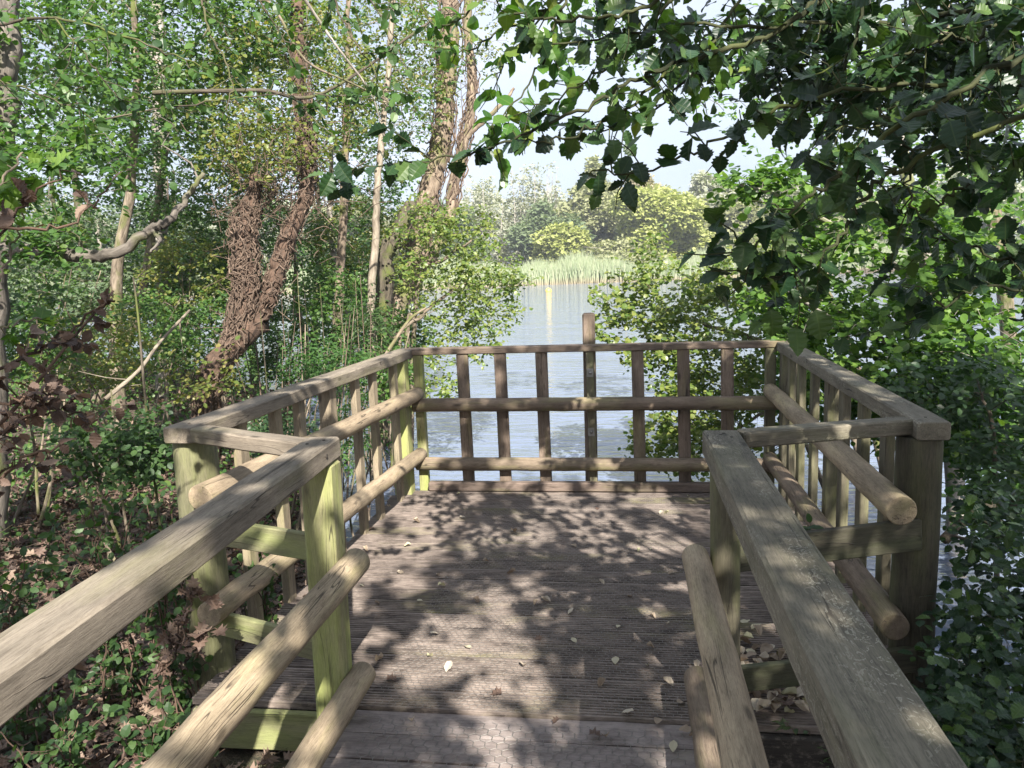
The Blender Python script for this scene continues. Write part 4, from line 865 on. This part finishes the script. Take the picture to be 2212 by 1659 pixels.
# ------------------------------------------------------------------ right side
woody('waterside_alder', 'alder bush spreading over the water right of the open lake view', 'bush',
    [([gp(1950, 8.6, -.2), at(1800, 800, 8.2), at(1650, 740, 7.9), at(1520, 700, 7.7)], .05, .015), ([gp(2000, 8.4, -.2), at(1800, 650, 8.2), at(1600, 590, 8.1)], .045, .012), ([gp(1900, 7.8, -.2), at(1720, 920, 7.4), at(1560, 940, 7.2)], .03, .01)],
    [blob(1450, 640, 7.9, 90, 90, .6, 55), blob(1400, 600, 8.0, 50, 90, .4, 16), blob(1330, 640, 7.9, 50, 30, .3, 10), blob(1340, 700, 7.8, 50, 30, .3, 9), blob(1560, 720, 7.8, 150, 120, .9, 150), blob(1400, 740, 7.7, 80, 50, .5, 24), blob(1500, 860, 7.5, 110, 90, .7, 70), blob(1620, 900, 7.4, 120, 110, .7, 80),
     blob(1420, 950, 7.2, 60, 40, .4, 14), blob(1500, 970, 7.2, 90, 50, .5, 24), blob(1640, 600, 8.2, 110, 80, .8, 55)], 'round', .048, 5, 5, .18, M['lf_bush'], M['bark'], trunk_name='stem', twr=.007)
woody('alder_tree', 'bright leaved alder filling the right side behind the railing', 'tree',
    [([gp(2080, 6.6, -.2), at(2060, 900, 6.4), at(2010, 600, 6.3), at(1960, 400, 6.4), at(1930, 150, 6.6)], .08, .04), ([at(2010, 620, 6.3), at(1850, 520, 6.1), at(1700, 430, 6.0), at(1600, 400, 6.0)], .03, .01), ([at(2040, 800, 6.4), at(1880, 720, 6.1), at(1760, 640, 6)], .03, .01)],
    [blob(1900, 560, 6.2, 190, 130, .9, 110), blob(2100, 500, 6.0, 130, 150, .8, 70), blob(1720, 420, 6.1, 100, 70, .5, 30), blob(1600, 400, 6.1, 50, 30, .3, 10), blob(1850, 750, 6.0, 170, 110, .8, 100), blob(2080, 760, 5.8, 150, 120, .8, 80), blob(1700, 640, 6.3, 100, 80, .6, 40)],
    'round', .06, 5, 5, .2, M['lf_alder'], M['bark_grey'], twr=.008)
woody('background_alder', 'taller alder behind the holly with leaves lit against the sky at right', 'tree',
    [([gp(2250, 9.5, -.2), at(2150, 500, 9), at(2060, 200, 9.2), at(2030, -80, 9.5)], .10, .05)],
    [blob(2000, 250, 9, 260, 170, 1.3, 110), blob(1650, 150, 9, 200, 130, 1.2, 50), blob(2150, 100, 9, 160, 150, 1.0, 50), blob(1300, 60, 9.5, 160, 80, .9, 24)], 'round', .06, 5, 5, .28, M['lf_alder'], M['bark'])
woody('waterside_bush', 'mass of dark and bright leaves closing the view behind the right near corner post', 'bush', [([gp(2240, 6.5, -.1), at(2180, 900, 6.2), at(2100, 820, 6.0)], .03, .01)],
    [blob(2100, 880, 5.8, 130, 130, .6, 80), blob(2180, 1050, 5.4, 80, 120, .5, 50), blob(1950, 900, 6.2, 120, 70, .5, 50), blob(1780, 860, 6.6, 110, 70, .5, 44)], 'round', .06, 5, 5, .18, M['lf_wood'], M['bark'], twr=.007)
woody('dark_shrub', 'dark shaded shrub at the right edge below the alder', 'shrub', [([gp(2200, 4.6, -.1), at(2150, 1000, 4.5), at(2120, 850, 4.5)], .02, .008)],
    [blob(2140, 900, 4.6, 110, 130, .5, 50), blob(2000, 830, 5.0, 120, 60, .5, 26), blob(2180, 1100, 4.2, 60, 110, .4, 26)], 'oval', .05, 5, 5, .16, M['lf_dark'], M['bark_dark'], twr=.006)
stick('dark fallen branch lying over the water behind the right near corner post', [at(2040, 1165, 3.8), at(2090, 1120, 3.9), at(2150, 1090, 4.0), at(2260, 1085, 4.2)], .026, .016, 'bark_dark')
stick('grey broken branch inside the alder beside the holly', [at(1700, 625, 5.6), at(1750, 660, 5.7), at(1805, 690, 5.8)], .014, .01, 'bark_grey')
# overhanging holly with big dark leaves
HB = [([at(2350, 60, 2.0), at(2212, 105, 2.0), at(2096, 175, 1.98), at(1886, 190, 1.96), at(1696, 235, 1.94), at(1576, 295, 1.93), at(1426, 357, 1.92), at(1271, 377, 1.9)], .008, .002),
      ([at(2350, 80, 1.8), at(2212, 120, 1.8), at(2056, 200, 1.76), at(1846, 350, 1.72), at(1751, 420, 1.7), at(1636, 525, 1.7), at(1571, 552, 1.7)], .009, .002),
      ([at(2212, 250, 1.9), at(1956, 350, 1.85), at(1866, 430, 1.8), at(1806, 525, 1.8), at(1706, 585, 1.78), at(1665, 610, 1.78)], .007, .002),
      ([at(1800, -80, 2.2), at(1766, 0, 2.2), at(1656, 75, 2.2), at(1456, 140, 2.2), at(1376, 170, 2.2), at(1250, 240, 2.2), at(1106, 305, 2.2)], .010, .004),
      ([at(1106, 305, 2.2), at(1000, 335, 2.2), at(830, 360, 2.2), at(700, 378, 2.2)], .004, .002),
      ([at(2212, 20, 2.3), at(1896, 50, 2.3), at(1706, 55, 2.3), at(1456, 60, 2.3), at(1190, 95, 2.3)], .009, .003),
      ([at(1880, -60, 2.0), at(1850, 80, 2.0), at(1810, 170, 2.0), at(1800, 240, 2.0)], .005, .002),
      ([at(2350, 200, 2.4), at(2212, 235, 2.4), at(1956, 270, 2.4), at(1701, 280, 2.4)], .006, .002),
      ([at(2300, 620, 2.2), at(2212, 560, 2.2), at(2181, 560, 2.2), at(2080, 530, 2.2), at(1991, 505, 2.2)], .006, .003),
      ([at(2300, 640, 2.1), at(2120, 620, 2.1), at(2031, 665, 2.1), at(1956, 700, 2.1)], .005, .002),
      ([at(1500, -60, 2.1), at(1350, 30, 2.1), at(1200, 40, 2.1), at(1110, 30, 2.1)], .006, .003),
      ([at(1450, 150, 2.25), at(1330, 250, 2.2), at(1220, 300, 2.2), at(1130, 310, 2.2)], .005, .002),
      ([at(2300, 330, 2.0), at(2150, 380, 2.0), at(2060, 420, 2.0), at(2000, 460, 2.0)], .006, .003),
      ([at(2300, -20, 1.9), at(2150, 60, 1.9), at(2040, 90, 1.9), at(1930, 120, 1.9)], .006, .003),
      ([at(1900, 230, 1.9), at(1960, 330, 1.88), at(1965, 420, 1.86), at(1990, 470, 1.86)], .004, .002)]
hol = spray('holly_tree', 'holly overhanging from the right with large dark prickly leaves against the sky', 'tree', HB, M['lf_holly'], 'holly', .062, 29, .17, 'holly_twig', .3, .0022)
mb = MB(); tube(mb, smooth_path([(2.2, .6, -.5), (2.15, .8, .6), (1.95, 1.1, 1.6), (1.8, 1.3, 2.2), (1.7, 1.2, 3.4)], 5), .07, .04, 12, .05)
for pts, r0, r1 in HB[:1]+HB[1:4]+HB[5:10]+HB[12:14]:
    s_ = np.array(pts[0]); tube(mb, smooth_path([(1.85, 1.2, 2.0), s_*.5+np.array([1.85, 1.2, 2.1])*.5, s_], 4), .02, r0, 7, .05, False)
mb.build('trunk', M['bark_grey'], hol, True)
spray('fresh_holly_bough', 'lighter green holly bough hanging at the top centre of the view', 'bough', [([at(1250, -80, 2.6), at(1200, 60, 2.6), at(1140, 180, 2.6), at(1060, 280, 2.6)], .006, .002), ([at(1500, -60, 2.6), at(1380, 80, 2.6), at(1250, 190, 2.6), at(1110, 250, 2.6)], .006, .002), ([at(1120, -60, 2.5), at(1050, 0, 2.5), at(980, 50, 2.5), at(940, 60, 2.5)], .005, .002), ([at(1300, -60, 2.7), at(1180, 20, 2.7), at(1080, 70, 2.7), at(1000, 110, 2.7), at(940, 100, 2.7)], .005, .002), ([at(1180, 20, 2.7), at(1120, 110, 2.7), at(1070, 160, 2.7)], .004, .002),
    ([at(1600, 0, 2.7), at(1500, 150, 2.7), at(1380, 260, 2.7), at(1250, 300, 2.7)], .006, .002)], M['lf_holly_b'], 'smooth_holly', .066, 30, .15, 'holly_twig', .3, .0025)
woody('holly_tree', 'shadowy holly mass behind the large leaves at the upper right', 'tree', [([np.array([3.4, 2.2, -.5]), at(2300, 300, 3.4), at(2200, 0, 3.3), at(2150, -200, 3.3)], .06, .03)],
    [blob(1950, 90, 3.2, 260, 160, .5, 90), blob(2120, 220, 3.2, 130, 140, .4, 34), blob(1650, 90, 3.3, 220, 100, .4, 50)], 'smooth_holly', .065, 4, 5, .18, M['lf_holly'], M['holly_twig'])
woody('water_edge_holly', 'dark holly bush at the bottom right in front of the glinting water', 'bush', [([np.array([1.75, 1.3, -.55]), np.array([1.75, 1.8, -.1]), np.array([1.7, 2.3, .3])], .015, .006), ([np.array([1.9, 1.5, -.5]), np.array([2.0, 2.3, 0]), np.array([2.0, 2.9, .5])], .015, .006)],
    [blob(2150, 1450, 2.7, 90, 170, .35, 60), blob(2180, 1200, 3.0, 60, 140, .3, 40), blob(2120, 1600, 2.3, 110, 60, .2, 36), blob(2090, 1560, 2.9, 70, 80, .3, 24)], 'holly', .045, 4, 4, .14, M['lf_holly'], M['bark_dark'], twr=.004)
spray('holly_seedling', 'small pale holly seedling growing in the dark gap under the right handrail', 'seedling', [([at(1790, 1680, 2.9), at(1770, 1620, 2.9), at(1745, 1580, 2.9)], .003, .002), ([at(1770, 1620, 2.9), at(1740, 1600, 2.9), at(1700, 1560, 2.9)], .002, .001)], M['lf_grey'], 'holly', .035, 22, .04, 'bark', .0, .001)
spray('green_sapling', 'sapling with fresh pointed leaves inside the right railing corner', 'sapling', [([at(1830, 1480, 3.4), at(1800, 1380, 3.4), at(1760, 1330, 3.4)], .004, .002), ([at(1830, 1400, 3.4), at(1840, 1340, 3.4), at(1900, 1310, 3.4)], .003, .002), ([at(1815, 1400, 3.4), at(1790, 1290, 3.4), at(1750, 1130, 3.5)], .003, .002)], M['lf_low'], 'oval', .07, 12, .07, 'bark', .1, .0015)

# ------------------------------------------------------------------ trees overhead and behind that dapple the deck (outside the picture)
def overhead(lab, base, top, bl, leafm, lsize, nsp, per, kind='oval'):
    return woody('overhanging_tree', lab, 'tree', [([base, np.array(base)*.5+np.array(top)*.5+[.2, .1, 0], top], .16, .07)], bl, kind, lsize, nsp, per, .3, M[leafm], M['bark'])
# clusters chosen where their shade falls: a patchy pattern on the deck, closer on the right hand side
def shade_field(n, x0, x1, y0, y1, thr, t0=3.3, t1=6.2):
    out = []
    while len(out) < n:
        x = rng.uniform(x0, x1); y = rng.uniform(y0, y1)
        v = math.sin(x*4.1+1.3*math.sin(y*2.3))+math.sin(y*3.7+1.7*math.sin(x*2.9)+.6)+.7*math.sin(x*7.7+y*5.1)
        if v < thr: continue
        t_ = rng.uniform(t0, t1)+max(0, y-5.5)*.5; out.append([x+SUN[0]/SUN[2]*t_, y+SUN[1]/SUN[2]*t_, t_])
    return np.array(out)
woody('overhanging_tree', 'big leafy tree behind the viewer whose boughs dapple the deck with shade', 'tree',
    [([(2.6, -5.5, -.4), (2.4, -5.2, 2), (1.8, -4.2, 4.2), (.8, -2.8, 5.6)], .2, .07), ([(2.3, -5, 2.5), (.6, -3.8, 4.2), (-.8, -2.5, 4.8)], .08, .03), ([(1.8, -4.2, 4.2), (2.0, -2, 4.8), (1.6, -.6, 5.0)], .06, .03)],
    [], 'round', .08, 3, 5, .2, M['lf_wood'], M['bark'], extra=np.vstack([shade_field(250, -3.2, 0, 0, 4.5, -.1), shade_field(150, -3, 1.0, 4.3, 7.2, .1), shade_field(480, -6.5, -2.3, .3, 5.6, -.9)]))
woody('overhanging_tree', 'dense holly standing behind the viewer on the right, shading the right handrail', 'tree',
    [([(3.6, -2.8, -.4), (3.4, -2.4, 1.8), (3.0, -1.6, 3.6), (2.6, -.9, 5.0)], .14, .05), ([(3.4, -2.4, 1.8), (2.0, -2.6, 3.2), (1.5, -2.4, 4.6)], .06, .03)],
    [], 'smooth_holly', .075, 4, 6, .25, M['lf_holly'], M['bark_grey'], extra=np.vstack([shade_field(700, -.42, 2.8, -.4, 4.35, -1.9, 3.0, 5.0), shade_field(170, 1.0, 2.8, 4.3, 6.6, -1.0, 4.2, 5.6), shade_field(110, -1.9, 1.6, 6.2, 7.6, -.6, 4.6, 5.8), shade_field(110, 0.2, 2.2, .0, 3.2, -9, 2.8, 3.4)]))

# ------------------------------------------------------------------ air between here and the far shore
bm_v = [(x, y, z) for z in (-4.5, 19) for y in (-60, 190) for x in (-180, 180)]
mb = MB(); mb.add(bm_v, [(0, 2, 3, 1), (4, 5, 7, 6), (0, 1, 5, 4), (2, 6, 7, 3), (0, 4, 6, 2), (1, 3, 7, 5)])
t = NT('thin_haze'); pv = t.n('VolumePrincipled', {'Color': (.86, .92, 1, 1), 'Density': .0010, 'Anisotropy': .2}); t.t.links.new(pv.outputs[0], t.out.inputs['Volume'])
tag(mb.build('haze', t.m), 'thin summer haze in the air over the lake', 'haze', kind='stuff')
